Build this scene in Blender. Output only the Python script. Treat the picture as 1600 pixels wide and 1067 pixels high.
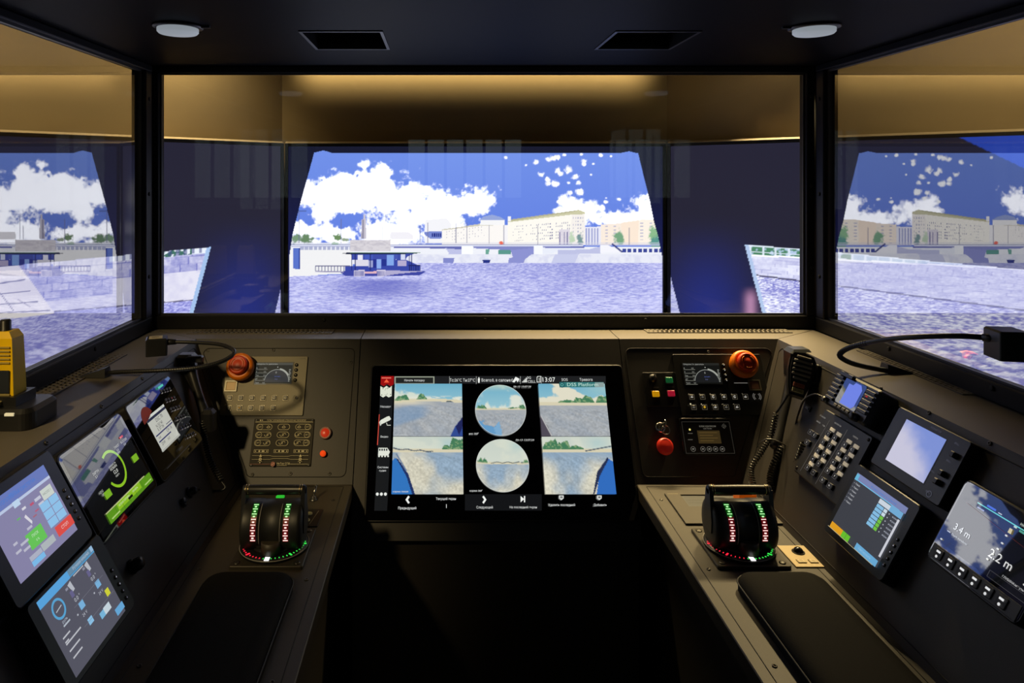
import bpy, bmesh, math, random
import numpy as np
from mathutils import Vector, Matrix

for o in list(bpy.data.objects):
    bpy.data.objects.remove(o, do_unlink=True)
scene = bpy.context.scene
COL = scene.collection

# ---------------------------------------------------------------- camera
FPX, CX, CY, EYE = 1100.0, 690.0, 278.0, 1.40      # focal length and principal point in pixels of a 1600x1067 frame
cam_data = bpy.data.cameras.new('camera')
cam_data.sensor_width = 36.0
cam_data.lens = FPX / 1600 * 36
cam_data.shift_x = (800 - CX) / 1600
cam_data.shift_y = -(533.5 - CY) / 1600
cam_data.clip_start = 0.02
cam = bpy.data.objects.new('camera', cam_data)
cam.location = (0, 0, EYE)
cam.rotation_euler = (math.pi / 2, 0, 0)
COL.objects.link(cam)
scene.camera = cam

# ---------------------------------------------------------------- view, world, lights
scene.view_settings.view_transform = 'Standard'
scene.view_settings.look = 'None'
scene.view_settings.exposure = 0.0
scene.view_settings.gamma = 1.0
scene.view_settings.use_curve_mapping = False
scene.cycles.max_bounces = 8
scene.cycles.transparent_max_bounces = 16
scene.cycles.caustics_reflective = False
scene.cycles.caustics_refractive = False
scene.cycles.sample_clamp_indirect = 4.0

world = bpy.data.worlds.new('world')
scene.world = world
world.use_nodes = True
world.node_tree.nodes['Background'].inputs[0].default_value = (0.5, 0.6, 0.8, 1)
world.node_tree.nodes['Background'].inputs[1].default_value = 0.006

def area_light(name, loc, target, sx, sy, power, color, spread=180):
    d = bpy.data.lights.new(name, 'AREA')
    d.shape = 'RECTANGLE'; d.size = sx; d.size_y = sy
    d.energy = power; d.color = color; d.spread = math.radians(spread)
    o = bpy.data.objects.new(name, d)
    o.location = loc
    o.rotation_euler = (Vector(target) - Vector(loc)).to_track_quat('-Z', 'Y').to_euler()
    COL.objects.link(o)
    return o
WARM = (1.0, 0.74, 0.36)
# LED strips on the hall ceiling around the cabin (each has its housing below, in "outer lamps")
STRIPS = [
    # name, location, target, length, width, power, spread
    ('front_strip_light', (0.10, 2.07, 1.80), (0.10, 2.185, 1.74), 1.05, 0.03, 0.85, 60),
    ('front_corner_strip_light', (-0.66, 1.88, 2.02), (-0.78, 1.92, 1.55), 0.20, 0.05, 1.5, 100),
    ('front_ledge_strip_light', (0.46, 2.00, 1.79), (0.46, 1.68, 1.03), 0.80, 0.03, 4.2, 45),  # unseen strip added to brighten the front ledge
    ('port_strip_light', (-0.84, 1.20, 2.10), (-1.25, 1.42, 1.60), 0.06, 0.75, 5.5, 150),
    ('starboard_strip_light', (1.04, 1.20, 2.10), (1.48, 1.46, 1.60), 0.06, 0.75, 5.5, 150),
]
# unseen spot lamps added to light the console through the windows
SPOTS = [
    # name, location, target, cone, power
    ('front_spot_light', (0.93, 1.925, 1.755), (0.66, 1.42, 0.90), 64, 48.0),
    ('port_spot_light', (-0.96, 0.0, 1.93), (-0.46, 1.44, 0.94), 32, 165.0),
]
for nm, lo, ta, sx, sy, pw, sp in STRIPS:
    area_light(nm, lo, ta, sx, sy, pw, WARM, sp)
for nm, lo, ta, cone, pw in SPOTS:
    d = bpy.data.lights.new(nm, 'SPOT'); d.energy = pw; d.color = WARM
    d.spot_size = math.radians(cone); d.spot_blend = 0.9; d.shadow_soft_size = 0.05
    o = bpy.data.objects.new(nm, d); o.location = lo
    o.rotation_euler = (Vector(ta) - Vector(lo)).to_track_quat('-Z', 'Y').to_euler()
    COL.objects.link(o)

# ---------------------------------------------------------------- geometry of the room
S62, C62 = math.sin(math.radians(62)), math.cos(math.radians(62))
PLANES = {                                  # origin, right, up of every working surface
    'front': (Vector((0, 1.6275, 1.028)), Vector((1, 0, 0)), Vector((0, C62, S62))),
    'left': (Vector((-.567, 0, 1.028)), Vector((0, 1, 0)), Vector((-C62, 0, S62))),
    'right': (Vector((.777, 0, 1.028)), Vector((0, -1, 0)), Vector((C62, 0, S62))),
    'arm': (Vector((0, 0, .755)), Vector((1, 0, 0)), Vector((0, 1, 0))),
    'ledge': (Vector((0, 0, 1.028)), Vector((1, 0, 0)), Vector((0, 1, 0))),
    'ceiling': (Vector((0, 0, 1.675)), Vector((1, 0, 0)), Vector((0, -1, 0))),
}
def P(px, py, D):
    """point at distance D seen at a pixel of the photograph"""
    return Vector(((px - CX) * D / FPX, D, EYE - (py - CY) * D / FPX))
def at(px, py, plane, off=0.0):
    """surface coordinates (right, up) on a working surface"""
    o, u, v = PLANES[plane]
    n = u.cross(v)
    o = o + n * off
    d = Vector(((px - CX) / FPX, 1, -(py - CY) / FPX))
    c = Vector((0, 0, EYE))
    t = (o - c).dot(n) / d.dot(n)
    q = c + d * t - o
    return q.dot(u), q.dot(v)

# ---------------------------------------------------------------- materials
def srgb(*c):
    r = []
    for x in c[:3]:
        x = x / 255.0
        r.append(x / 12.92 if x <= 0.04045 else ((x + 0.055) / 1.055) ** 2.4)
    return tuple(r)
MATS = {}
def mat(name, color, rough=0.5, metal=0.0, noise=0.0, nscale=200.0, emit=None, estr=1.0, bump=0.0, spec=0.5, coat=0.0):
    if name in MATS: return MATS[name]
    m = bpy.data.materials.new(name); m.use_nodes = True
    nt = m.node_tree; b = nt.nodes['Principled BSDF']
    b.inputs['Base Color'].default_value = (*color, 1)
    b.inputs['Roughness'].default_value = rough
    b.inputs['Metallic'].default_value = metal
    b.inputs['Specular IOR Level'].default_value = spec
    b.inputs['Coat Weight'].default_value = coat
    b.inputs['Coat Roughness'].default_value = 0.02
    if emit:
        b.inputs['Emission Color'].default_value = (*emit, 1)
        b.inputs['Emission Strength'].default_value = estr
    if noise or bump:
        tc = nt.nodes.new('ShaderNodeTexCoord')
        nz = nt.nodes.new('ShaderNodeTexNoise'); nz.inputs['Scale'].default_value = nscale
        nz.inputs['Detail'].default_value = 3
        nt.links.new(tc.outputs['Object'], nz.inputs['Vector'])
        if noise:
            mx = nt.nodes.new('ShaderNodeMix'); mx.data_type = 'RGBA'
            mx.inputs[6].default_value = (*[c * (1 - noise) for c in color], 1)
            mx.inputs[7].default_value = (*[min(1, c * (1 + noise)) for c in color], 1)
            nt.links.new(nz.outputs['Fac'], mx.inputs[0])
            nt.links.new(mx.outputs[2], b.inputs['Base Color'])
        if bump:
            bp = nt.nodes.new('ShaderNodeBump'); bp.inputs['Strength'].default_value = bump
            bp.inputs['Distance'].default_value = 0.0005
            nt.links.new(nz.outputs['Fac'], bp.inputs['Height'])
            nt.links.new(bp.outputs['Normal'], b.inputs['Normal'])
    MATS[name] = m
    return m
def color_mat(name, emission):
    """colours come from the mesh attribute Col: a lit screen (emission) or a flat print"""
    m = bpy.data.materials.new(name); m.use_nodes = True
    nt = m.node_tree; b = nt.nodes['Principled BSDF']
    at_ = nt.nodes.new('ShaderNodeAttribute'); at_.attribute_name = 'Col'
    if emission:
        b.inputs['Base Color'].default_value = (0.004, 0.004, 0.005, 1)
        b.inputs['Roughness'].default_value = 0.25
        b.inputs['Specular IOR Level'].default_value = 0.08
        nt.links.new(at_.outputs['Color'], b.inputs['Emission Color'])
        b.inputs['Emission Strength'].default_value = 1.0
    else:
        nt.links.new(at_.outputs['Color'], b.inputs['Base Color'])
        b.inputs['Roughness'].default_value = 0.5
    MATS[name] = m
    return m
def pane_mat(name, r0, tint):
    m = bpy.data.materials.new(name); m.use_nodes = True
    nt = m.node_tree; N = nt.nodes
    for n in list(N):
        if n.type != 'OUTPUT_MATERIAL': N.remove(n)
    out = [n for n in N if n.type == 'OUTPUT_MATERIAL'][0]
    g = N.new('ShaderNodeNewGeometry')
    dot = N.new('ShaderNodeVectorMath'); dot.operation = 'DOT_PRODUCT'
    nt.links.new(g.outputs['Incoming'], dot.inputs[0]); nt.links.new(g.outputs['Normal'], dot.inputs[1])
    ab = N.new('ShaderNodeMath'); ab.operation = 'ABSOLUTE'; nt.links.new(dot.outputs['Value'], ab.inputs[0])
    inv = N.new('ShaderNodeMath'); inv.operation = 'SUBTRACT'; inv.inputs[0].default_value = 1; nt.links.new(ab.outputs[0], inv.inputs[1])
    pw = N.new('ShaderNodeMath'); pw.operation = 'POWER'; pw.inputs[1].default_value = 5; nt.links.new(inv.outputs[0], pw.inputs[0])
    mul = N.new('ShaderNodeMath'); mul.operation = 'MULTIPLY_ADD'; mul.inputs[1].default_value = 1 - r0; mul.inputs[2].default_value = r0
    nt.links.new(pw.outputs[0], mul.inputs[0])
    tr = N.new('ShaderNodeBsdfTransparent'); tr.inputs[0].default_value = (*tint, 1)
    gl = N.new('ShaderNodeBsdfGlossy'); gl.inputs['Roughness'].default_value = 0.0
    mx = N.new('ShaderNodeMixShader')
    nt.links.new(mul.outputs[0], mx.inputs[0]); nt.links.new(tr.outputs[0], mx.inputs[1]); nt.links.new(gl.outputs[0], mx.inputs[2])
    nt.links.new(mx.outputs[0], out.inputs[0])
    MATS[name] = m
    return m
M_SCREEN = color_mat('screen_picture', True)
M_SCREENGLASS = color_mat('glazed_screen_picture', True)
_b = M_SCREENGLASS.node_tree.nodes['Principled BSDF']; _b.inputs['Coat Weight'].default_value = 1; _b.inputs['Coat IOR'].default_value = 2.4; _b.inputs['Coat Roughness'].default_value = .02
M_PRINT = color_mat('printed_legend', False)
M_PANE = pane_mat('front_pane_glass', 0.035, (0.97, 0.98, 0.98))
M_SIDE = pane_mat('side_pane_glass', 0.47, (0.97, 0.98, 0.98))
M_SIDE_OUT = pane_mat('side_pane_outer_face', 0.0, (0.98, 0.98, 0.98))
M_PANEL = mat('console_powder_coat', (0.034, 0.030, 0.027), 0.5, noise=0.25, nscale=900, bump=0.25)
M_LEDGE = mat('ledge_powder_coat', (0.15, 0.132, 0.108), 0.5, noise=0.18, nscale=900, bump=0.25)
M_ARM = mat('arm_powder_coat', (0.046, 0.038, 0.027), 0.5, noise=0.22, nscale=900, bump=0.25)
M_PLATE_LIT = mat('anodised_plate', (0.19, 0.17, 0.115), 0.5, 0.2, noise=0.12, nscale=700)  # lit copy of the control panel plate, warm light in its colour
M_BLACK = mat('black_plastic', (0.012, 0.012, 0.013), 0.38)
M_SATIN = mat('satin_black_plastic', (0.014, 0.014, 0.015), 0.36)
M_DARK = mat('dark_grey_plastic', (0.030, 0.030, 0.034), 0.4)
M_FRAME = mat('frame_black_paint', (0.011, 0.011, 0.013), 0.45, spec=0.25)
M_RUBBER = mat('black_rubber', (0.010, 0.010, 0.010), 0.55)
M_PAD = mat('black_leatherette', (0.008, 0.0075, 0.007), 0.8, spec=0.15, noise=0.3, nscale=500, bump=0.4)
M_GLASSBLK = mat('black_display_glass', (0.003, 0.003, 0.004), 0.03, spec=1.0, coat=1.0)
M_GLASSBLK.node_tree.nodes['Principled BSDF'].inputs['Coat IOR'].default_value = 2.3
M_WALL = mat('beige_wall_paint', (0.42, 0.33, 0.19), 0.8, noise=0.04, nscale=30)
M_ROOMDARK = mat('dark_hall_paint', (0.02, 0.02, 0.024), 0.7)
M_CEIL = mat('ceiling_black_paint', (0.006, 0.006, 0.008), 0.5, noise=0.1, nscale=40, spec=0.03)
M_FLOOR = mat('dark_floor_vinyl', (0.012, 0.012, 0.012), 0.6, noise=0.3, nscale=60)
M_GROOVE = mat('groove_black', (0.004, 0.004, 0.004), 0.7)
M_METAL = mat('polished_steel', (0.55, 0.54, 0.52), 0.22, 1.0)
M_BRASS = mat('brass_ring', (0.75, 0.55, 0.25), 0.25, 1.0)
M_STEELPLATE = mat('brushed_steel_plate', (0.40, 0.32, 0.19), 0.45, 0.5, noise=0.05, nscale=600)
M_ORANGE = mat('orange_plastic', srgb(238, 125, 8), 0.4)
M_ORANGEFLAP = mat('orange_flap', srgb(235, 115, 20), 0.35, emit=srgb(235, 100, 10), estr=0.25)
M_REDCAP = mat('red_orange_plastic', srgb(215, 62, 8), 0.42)
M_RED = mat('red_plastic', srgb(190, 40, 25), 0.35, emit=srgb(200, 30, 15), estr=0.10)
M_REDLIT = mat('red_lit_lens', srgb(200, 50, 30), 0.3, emit=srgb(235, 60, 25), estr=0.28)
M_AMBERLENS = mat('amber_lens', srgb(225, 185, 120), 0.4)
M_WHITE = mat('white_diffuser', (0.62, 0.64, 0.68), 0.5, emit=(.8, .9, 1.0), estr=0.28)  # glow stands in for ambient light on the unlit lens
M_YELLOW = mat('yellow_plastic', srgb(255, 208, 0), 0.42)
M_GOLD = mat('lit_trim_metal', (0.75, 0.65, 0.48), 0.3, 0.6)
M_GREENLIT = mat('green_lit_lens', srgb(30, 150, 40), 0.3, emit=srgb(50, 220, 60), estr=0.55)
M_LEDRED = mat('red_scale_light', (0.3, 0, 0), 0.4, emit=(1.0, 0.02, 0.05), estr=1.1)
M_LEDPINK = mat('white_red_scale_light', (0.6, 0.4, 0.4), 0.4, emit=(1.0, 0.62, 0.58), estr=1.5)
M_LEDGREEN = mat('green_scale_light', (0, 0.3, 0), 0.4, emit=(0.05, 0.95, 0.10), estr=0.9)
M_LEDPALE = mat('pale_green_scale_light', (0.4, 0.6, 0.4), 0.4, emit=(0.45, 0.95, 0.40), estr=1.2)
M_LEDWHITE = mat('white_scale_light', (0.6, 0.6, 0.6), 0.4, emit=(1, 1, 1), estr=1.4)
M_LINE = mat('grey_scale_line', (0.32, 0.31, 0.29), 0.4)
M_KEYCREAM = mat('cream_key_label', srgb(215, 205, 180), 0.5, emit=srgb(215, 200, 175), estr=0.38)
M_CORD = mat('glossy_cord', (.035, .035, .034), .22)
M_TVTRIM = mat('screen_bezel_trim', (0.70, 0.60, 0.45), 0.45)

# ---------------------------------------------------------------- object helpers
def tag(o, label=None, cat=None, group=None, kind=None):
    if label: o['label'] = label
    if cat: o['category'] = cat
    if group: o['group'] = group
    if kind: o['kind'] = kind
    return o
def link(name, me, parent=None, material=None):
    o = bpy.data.objects.new(name, me)
    COL.objects.link(o)
    if parent is not None: o.parent = parent
    if material is not None and me is not None:
        me.materials.append(material)
    return o
def empty(name, label=None, cat=None, loc=(0, 0, 0), group=None, kind=None, matrix=None):
    o = bpy.data.objects.new(name, None); COL.objects.link(o)
    o.empty_display_size = 0.02
    if matrix is not None: o.matrix_world = matrix
    else: o.location = loc
    return tag(o, label, cat, group, kind)
class Dev:
    """a thing mounted on a working surface: local x right, y up along the surface, z out of it"""
    def __init__(s, name, label, cat, plane, u, v, off=0.0, group=None, ang=0.0):
        o, uu, vv = PLANES[plane]
        n = uu.cross(vv)
        m = Matrix((uu, vv, n)).transposed().to_4x4()
        m.translation = o + uu * u + vv * v + n * off
        if ang: m = m @ Matrix.Rotation(ang, 4, 'Z')
        s.root = empty(name, label, cat, matrix=m, group=group)
        s.plane, s.u, s.v, s.off = plane, u, v, off
    def l(s, px, py, h=0.0):
        a, b = at(px, py, s.plane, s.off + h)
        return a - s.u, b - s.v

class MB:
    """collects shapes into one mesh"""
    def __init__(s): s.v = []; s.f = []; s.mi = []; s.sm = []
    def add(s, vs, fs, mi=0, sm=False):
        k = len(s.v); s.v += [tuple(p) for p in vs]
        for f in fs: s.f.append([i + k for i in f]); s.mi.append(mi); s.sm.append(sm)
        return s
    def box(s, c, d, b=0.0, mi=0):
        x, y, z = [q / 2 for q in d]
        if b <= 0:
            vs = [(c[0] + i * x, c[1] + j * y, c[2] + k * z) for k in (-1, 1) for j in (-1, 1) for i in (-1, 1)]
            return s.add(vs, [(0, 2, 3, 1), (4, 5, 7, 6), (0, 1, 5, 4), (2, 6, 7, 3), (0, 4, 6, 2), (1, 3, 7, 5)], mi)
        return s.slab(c[0], c[1], c[2] - z, d[0], d[1], d[2], r=b, ch=b, seg=2, mi=mi)
    def slab(s, cx, cy, z0, w, h, d, r=0.004, ch=0.001, seg=4, mi=0):
        """rounded rectangle plate lying on z0, rounded corners r, chamfered rim ch"""
        def ring(w, h, r, z):
            r = max(r, 1e-5); pts = []
            for qx, qy, a0 in ((1, 1, 0), (-1, 1, 90), (-1, -1, 180), (1, -1, 270)):
                for i in range(seg + 1):
                    a = math.radians(a0 + 90 * i / seg)
                    pts.append((cx + qx * (w / 2 - r) + r * math.cos(a), cy + qy * (h / 2 - r) + r * math.sin(a), z))
            return pts
        n = 4 * (seg + 1)
        R = [ring(w, h, r, z0), ring(w, h, r, z0 + d - ch), ring(w - 2 * ch, h - 2 * ch, max(r - ch, 1e-5), z0 + d)]
        vs = sum(R, []); fs = []
        for k in range(2):
            for i in range(n): fs.append((k * n + i, k * n + (i + 1) % n, (k + 1) * n + (i + 1) % n, (k + 1) * n + i))
        fs.append(tuple(2 * n + i for i in range(n))); fs.append(tuple(reversed(range(n))))
        return s.add(vs, fs, mi)
    def frame(s, cx, cy, z0, w, h, d, iw, ih, icx=None, icy=None, mi=0):
        icx = cx if icx is None else icx; icy = cy if icy is None else icy
        def q(cx, cy, w, h, z): return [(cx - w / 2, cy - h / 2, z), (cx + w / 2, cy - h / 2, z), (cx + w / 2, cy + h / 2, z), (cx - w / 2, cy + h / 2, z)]
        vs = q(cx, cy, w, h, z0) + q(cx, cy, w, h, z0 + d) + q(icx, icy, iw, ih, z0) + q(icx, icy, iw, ih, z0 + d)
        fs = []
        for i in range(4):
            j = (i + 1) % 4
            fs += [(i, j, 4 + j, 4 + i), (4 + i, 4 + j, 12 + j, 12 + i), (12 + i, 12 + j, 8 + j, 8 + i), (8 + i, 8 + j, j, i)]
        return s.add(vs, fs, mi)
    def prism(s, pts, z0, z1, mi=0):
        n = len(pts)
        vs = [(x, y, z0) for x, y in pts] + [(x, y, z1) for x, y in pts]
        fs = [tuple(reversed(range(n))), tuple(range(n, 2 * n))] + [(i, (i + 1) % n, n + (i + 1) % n, n + i) for i in range(n)]
        return s.add(vs, fs, mi)
    def hexa(s, a, b, mi=0):
        """solid between two quads"""
        return s.add(list(a) + list(b), [(0, 1, 2, 3), (7, 6, 5, 4), (0, 4, 5, 1), (1, 5, 6, 2), (2, 6, 7, 3), (3, 7, 4, 0)], mi)
    def lathe(s, prof, seg=24, c=(0, 0, 0), axis='z', mi=0, sm=True):
        vs = []; fs = []; n = len(prof)
        for i in range(seg):
            a = 2 * math.pi * i / seg
            for r, z in prof:
                p = (r * math.cos(a), r * math.sin(a), z)
                if axis == 'x': p = (p[2], p[0], p[1])
                elif axis == 'y': p = (p[1], p[2], p[0])
                vs.append((p[0] + c[0], p[1] + c[1], p[2] + c[2]))
        for i in range(seg):
            j = (i + 1) % seg
            for k in range(n - 1): fs.append((i * n + k, j * n + k, j * n + k + 1, i * n + k + 1))
        s.add(vs, fs, mi, sm)
        for e in (0, n - 1):
            if prof[e][0] > 1e-6:
                f = [i * n + e for i in range(seg)]
                if e == 0: f.reverse()
                k = len(s.v) - len(vs)
                s.f.append([q + k for q in f]); s.mi.append(mi); s.sm.append(False)
        return s
    def cyl(s, c, r, h, seg=20, axis='z', mi=0, ch=0.0):
        pr = [(r, 0), (r, h - ch), (r - ch, h)] if ch else [(r, 0), (r, h)]
        return s.lathe(pr, seg, c, axis, mi)
    def tube(s, pts, r, seg=8, mi=0, closed=False):
        pts = [Vector(p) for p in pts]; n = len(pts); rings = []
        up = None
        for i, p in enumerate(pts):
            if closed: t = pts[(i + 1) % n] - pts[i - 1]
            else: t = pts[min(i + 1, n - 1)] - pts[max(i - 1, 0)]
            t.normalize()
            if up is None:
                up = Vector((0, 0, 1)) if abs(t.z) < 0.9 else Vector((1, 0, 0))
            a = t.cross(up); a.normalize(); b = a.cross(t); b.normalize(); up = b
            rr = r(i / (n - 1)) if callable(r) else r
            rings.append([p + (a * math.cos(2 * math.pi * k / seg) + b * math.sin(2 * math.pi * k / seg)) * rr for k in range(seg)])
        vs = [q for R in rings for q in R]; fs = []
        m = n if closed else n - 1
        for i in range(m):
            for k in range(seg):
                j = (i + 1) % n
                fs.append((i * seg + k, i * seg + (k + 1) % seg, j * seg + (k + 1) % seg, j * seg + k))
        if not closed:
            fs.append(tuple(range(seg))); fs.append(tuple((n - 1) * seg + k for k in reversed(range(seg))))
        return s.add(vs, fs, mi, True)
    def ring(s, c, R, r, seg=32, tseg=8, mi=0):
        return s.tube([(c[0] + R * math.cos(2 * math.pi * i / seg), c[1] + R * math.sin(2 * math.pi * i / seg), c[2]) for i in range(seg)], r, tseg, mi, True)
    def build(s, name, mats, parent=None):
        me = bpy.data.meshes.new(name)
        me.from_pydata(s.v, [], s.f)
        if not isinstance(mats, (list, tuple)): mats = [mats]
        for m in mats: me.materials.append(m)
        me.polygons.foreach_set('material_index', s.mi)
        me.polygons.foreach_set('use_smooth', s.sm)
        bm = bmesh.new(); bm.from_mesh(me)
        bmesh.ops.recalc_face_normals(bm, faces=bm.faces)
        bm.to_mesh(me); bm.free()
        me.update()
        return link(name, me, parent)
def curve_pts(ctrl, n):
    """Catmull-Rom through control points"""
    c = [Vector(p) for p in ctrl]; c = [c[0] * 2 - c[1]] + c + [c[-1] * 2 - c[-2]]
    out = []; m = len(c) - 3
    for i in range(n):
        t = i / (n - 1) * m; k = min(int(t), m - 1); t -= k
        a, b, d, e = c[k:k + 4]
        out.append(0.5 * ((2 * b) + (d - a) * t + (2 * a - 5 * b + 4 * d - e) * t * t + (3 * b - a - 3 * d + e) * t ** 3))
    return out
def coil_pts(ctrl, turns, R, per=10):
    n = int(turns * per); base = curve_pts(ctrl, n); out = []; up = Vector((0.3, 0.2, 0.9))
    for i, p in enumerate(base):
        t = (base[min(i + 1, n - 1)] - base[max(i - 1, 0)]).normalized()
        a = t.cross(up).normalized(); b = a.cross(t); up = b
        w = 2 * math.pi * i / per
        out.append(p + (a * math.cos(w) + b * math.sin(w)) * R)
    return out

# ---------------------------------------------------------------- lettering
_txt = {}
def text_mesh(string):
    if string in _txt: return _txt[string]
    cu = bpy.data.curves.new('lettering', 'FONT'); cu.body = string; cu.size = 1.0; cu.resolution_u = 2
    cu.align_x = 'LEFT'
    ob = bpy.data.objects.new('lettering', cu); COL.objects.link(ob)
    dg = bpy.context.evaluated_depsgraph_get()
    me = bpy.data.meshes.new_from_object(ob.evaluated_get(dg))
    vs = [(v.co.x, v.co.y) for v in me.vertices]; fs = [tuple(p.vertices) for p in me.polygons]
    bpy.data.objects.remove(ob); bpy.data.curves.remove(cu); bpy.data.meshes.remove(me)
    w = max([x for x, y in vs], default=0.5)
    _txt[string] = (vs, fs, w)
    return _txt[string]
class Pic:
    """coloured flat shapes on a screen or a printed plate, one mesh; later shapes lie above earlier ones"""
    def __init__(s, z0=0.0, dz=0.00008): s.v = []; s.f = []; s.c = []; s.z = z0; s.dz = dz; s.gain = 1.0; s.T = None
    def add(s, pts, faces, col):
        s.z += s.dz
        k = len(s.v)
        if s.T: pts = [s.T(*p) for p in pts]
        s.v += [(x, y, s.z) for x, y in pts]
        lc = tuple(c * s.gain for c in srgb(*col))
        for f in faces: s.f.append([i + k for i in f]); s.c.append(lc)
    def poly(s, pts, col): s.add(pts, [tuple(range(len(pts)))], col)
    def rect(s, x0, y0, x1, y1, col): s.poly([(x0, y0), (x1, y0), (x1, y1), (x0, y1)], col)
    def disc(s, x, y, r, col, n=20, ry=None):
        ry = ry or r
        s.poly([(x + r * math.cos(2 * math.pi * i / n), y + ry * math.sin(2 * math.pi * i / n)) for i in range(n)], col)
    def arc(s, x, y, r0, r1, a0, a1, col, n=24):
        pts = []
        for i in range(n + 1):
            a = math.radians(a0 + (a1 - a0) * i / n)
            pts += [(x + r0 * math.cos(a), y + r0 * math.sin(a)), (x + r1 * math.cos(a), y + r1 * math.sin(a))]
        s.add(pts, [(2 * i, 2 * i + 1, 2 * i + 3, 2 * i + 2) for i in range(n)], col)
    def line(s, x0, y0, x1, y1, w, col):
        d = Vector((x1 - x0, y1 - y0)); d.normalize(); nx, ny = -d.y * w / 2, d.x * w / 2
        s.poly([(x0 + nx, y0 + ny), (x0 - nx, y0 - ny), (x1 - nx, y1 - ny), (x1 + nx, y1 + ny)], col)
    def outline(s, x0, y0, x1, y1, w, col):
        s.add([(x0, y0), (x1, y0), (x1, y1), (x0, y1), (x0 + w, y0 + w), (x1 - w, y0 + w), (x1 - w, y1 - w), (x0 + w, y1 - w)],
              [(0, 1, 5, 4), (1, 2, 6, 5), (2, 3, 7, 6), (3, 0, 4, 7)], col)
    def text(s, string, x, y, size, col, align='l', width=None):
        vs, fs, w = text_mesh(string)
        sx = size if width is None else width / w
        ox = {'l': 0, 'c': -w * sx / 2, 'r': -w * sx}[align]
        s.add([(x + ox + a * sx, y + b * size) for a, b in vs], fs, col)
    def build(s, name, parent, emit=True, mat_=None):
        o = s._build(name, parent, emit, mat_)
        if 'legend' in name: o['kind'] = 'stuff'
        return o
    def _build(s, name, parent, emit, mat_):
        me = bpy.data.meshes.new(name); me.from_pydata(s.v, [], s.f)
        ca = me.color_attributes.new('Col', 'FLOAT_COLOR', 'CORNER')
        arr = np.ones((len(me.loops), 4), np.float32); k = 0
        for f, c in zip(s.f, s.c):
            arr[k:k + len(f), :3] = c; k += len(f)
        ca.data.foreach_set('color', arr.ravel())
        me.update()
        return link(name, me, parent, mat_ or (M_SCREEN if emit else M_PRINT))
def picture_grid(name, parent, xs, ys, xyz, rgb, material=None):
    """a lit picture: grid of points xyz (ny,nx,3) with linear colours rgb (ny,nx,3)"""
    ny, nx = rgb.shape[:2]
    me = bpy.data.meshes.new(name)
    idx = np.arange(nx * ny).reshape(ny, nx)
    q = np.stack([idx[:-1, :-1], idx[:-1, 1:], idx[1:, 1:], idx[1:, :-1]], -1).reshape(-1, 4)
    me.vertices.add(nx * ny); me.vertices.foreach_set('co', xyz.reshape(-1).astype(np.float32))
    me.loops.add(q.size); me.loops.foreach_set('vertex_index', q.reshape(-1).astype(np.int32))
    me.polygons.add(len(q)); me.polygons.foreach_set('loop_start', np.arange(0, q.size, 4, dtype=np.int32))
    me.update(calc_edges=True)
    ca = me.color_attributes.new('Col', 'FLOAT_COLOR', 'POINT')
    c4 = np.ones((ny * nx, 4), np.float32); c4[:, :3] = rgb.reshape(-1, 3)
    ca.data.foreach_set('color', c4.ravel())
    me.validate()
    return link(name, me, parent, material or M_SCREEN)

# ---------------------------------------------------------------- picture painting (numpy)
def lin(*c): return np.array(srgb(*c))
def vnoise(x, y, seed):
    xi = np.floor(x).astype(np.int64); yi = np.floor(y).astype(np.int64); xf = x - xi; yf = y - yi
    def h(a, b):
        n = (a * 374761393 + b * 668265263 + seed * 982451653) & 0xffffffff
        n = ((n ^ (n >> 13)) * 1274126177) & 0xffffffff
        return ((n ^ (n >> 16)) & 0xffff) / 65535.0
    u = xf * xf * (3 - 2 * xf); v = yf * yf * (3 - 2 * yf)
    return (h(xi, yi) * (1 - u) + h(xi + 1, yi) * u) * (1 - v) + (h(xi, yi + 1) * (1 - u) + h(xi + 1, yi + 1) * u) * v
def fbm(x, y, s, seed, oct=4):
    t = 0; a = 0.5; k = 0
    for i in range(oct): t = t + a * vnoise(x / s + 17.3 * i, y / s + 9.1 * i, seed + i); k += a; a *= 0.55; s = s / 2
    return t / k
def sstep(a, b, x):
    t = np.clip((x - a) / (b - a), 0, 1); return t * t * (3 - 2 * t)
def inpoly(X, Y, pts):
    m = np.zeros(X.shape, bool); n = len(pts)
    for i in range(n):
        x0, y0 = pts[i]; x1, y1 = pts[(i + 1) % n]
        if y0 == y1: continue
        c = ((Y < y0) != (Y < y1)) & (X < (x1 - x0) * (Y - y0) / (y1 - y0) + x0)
        m ^= c
    return m
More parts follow.
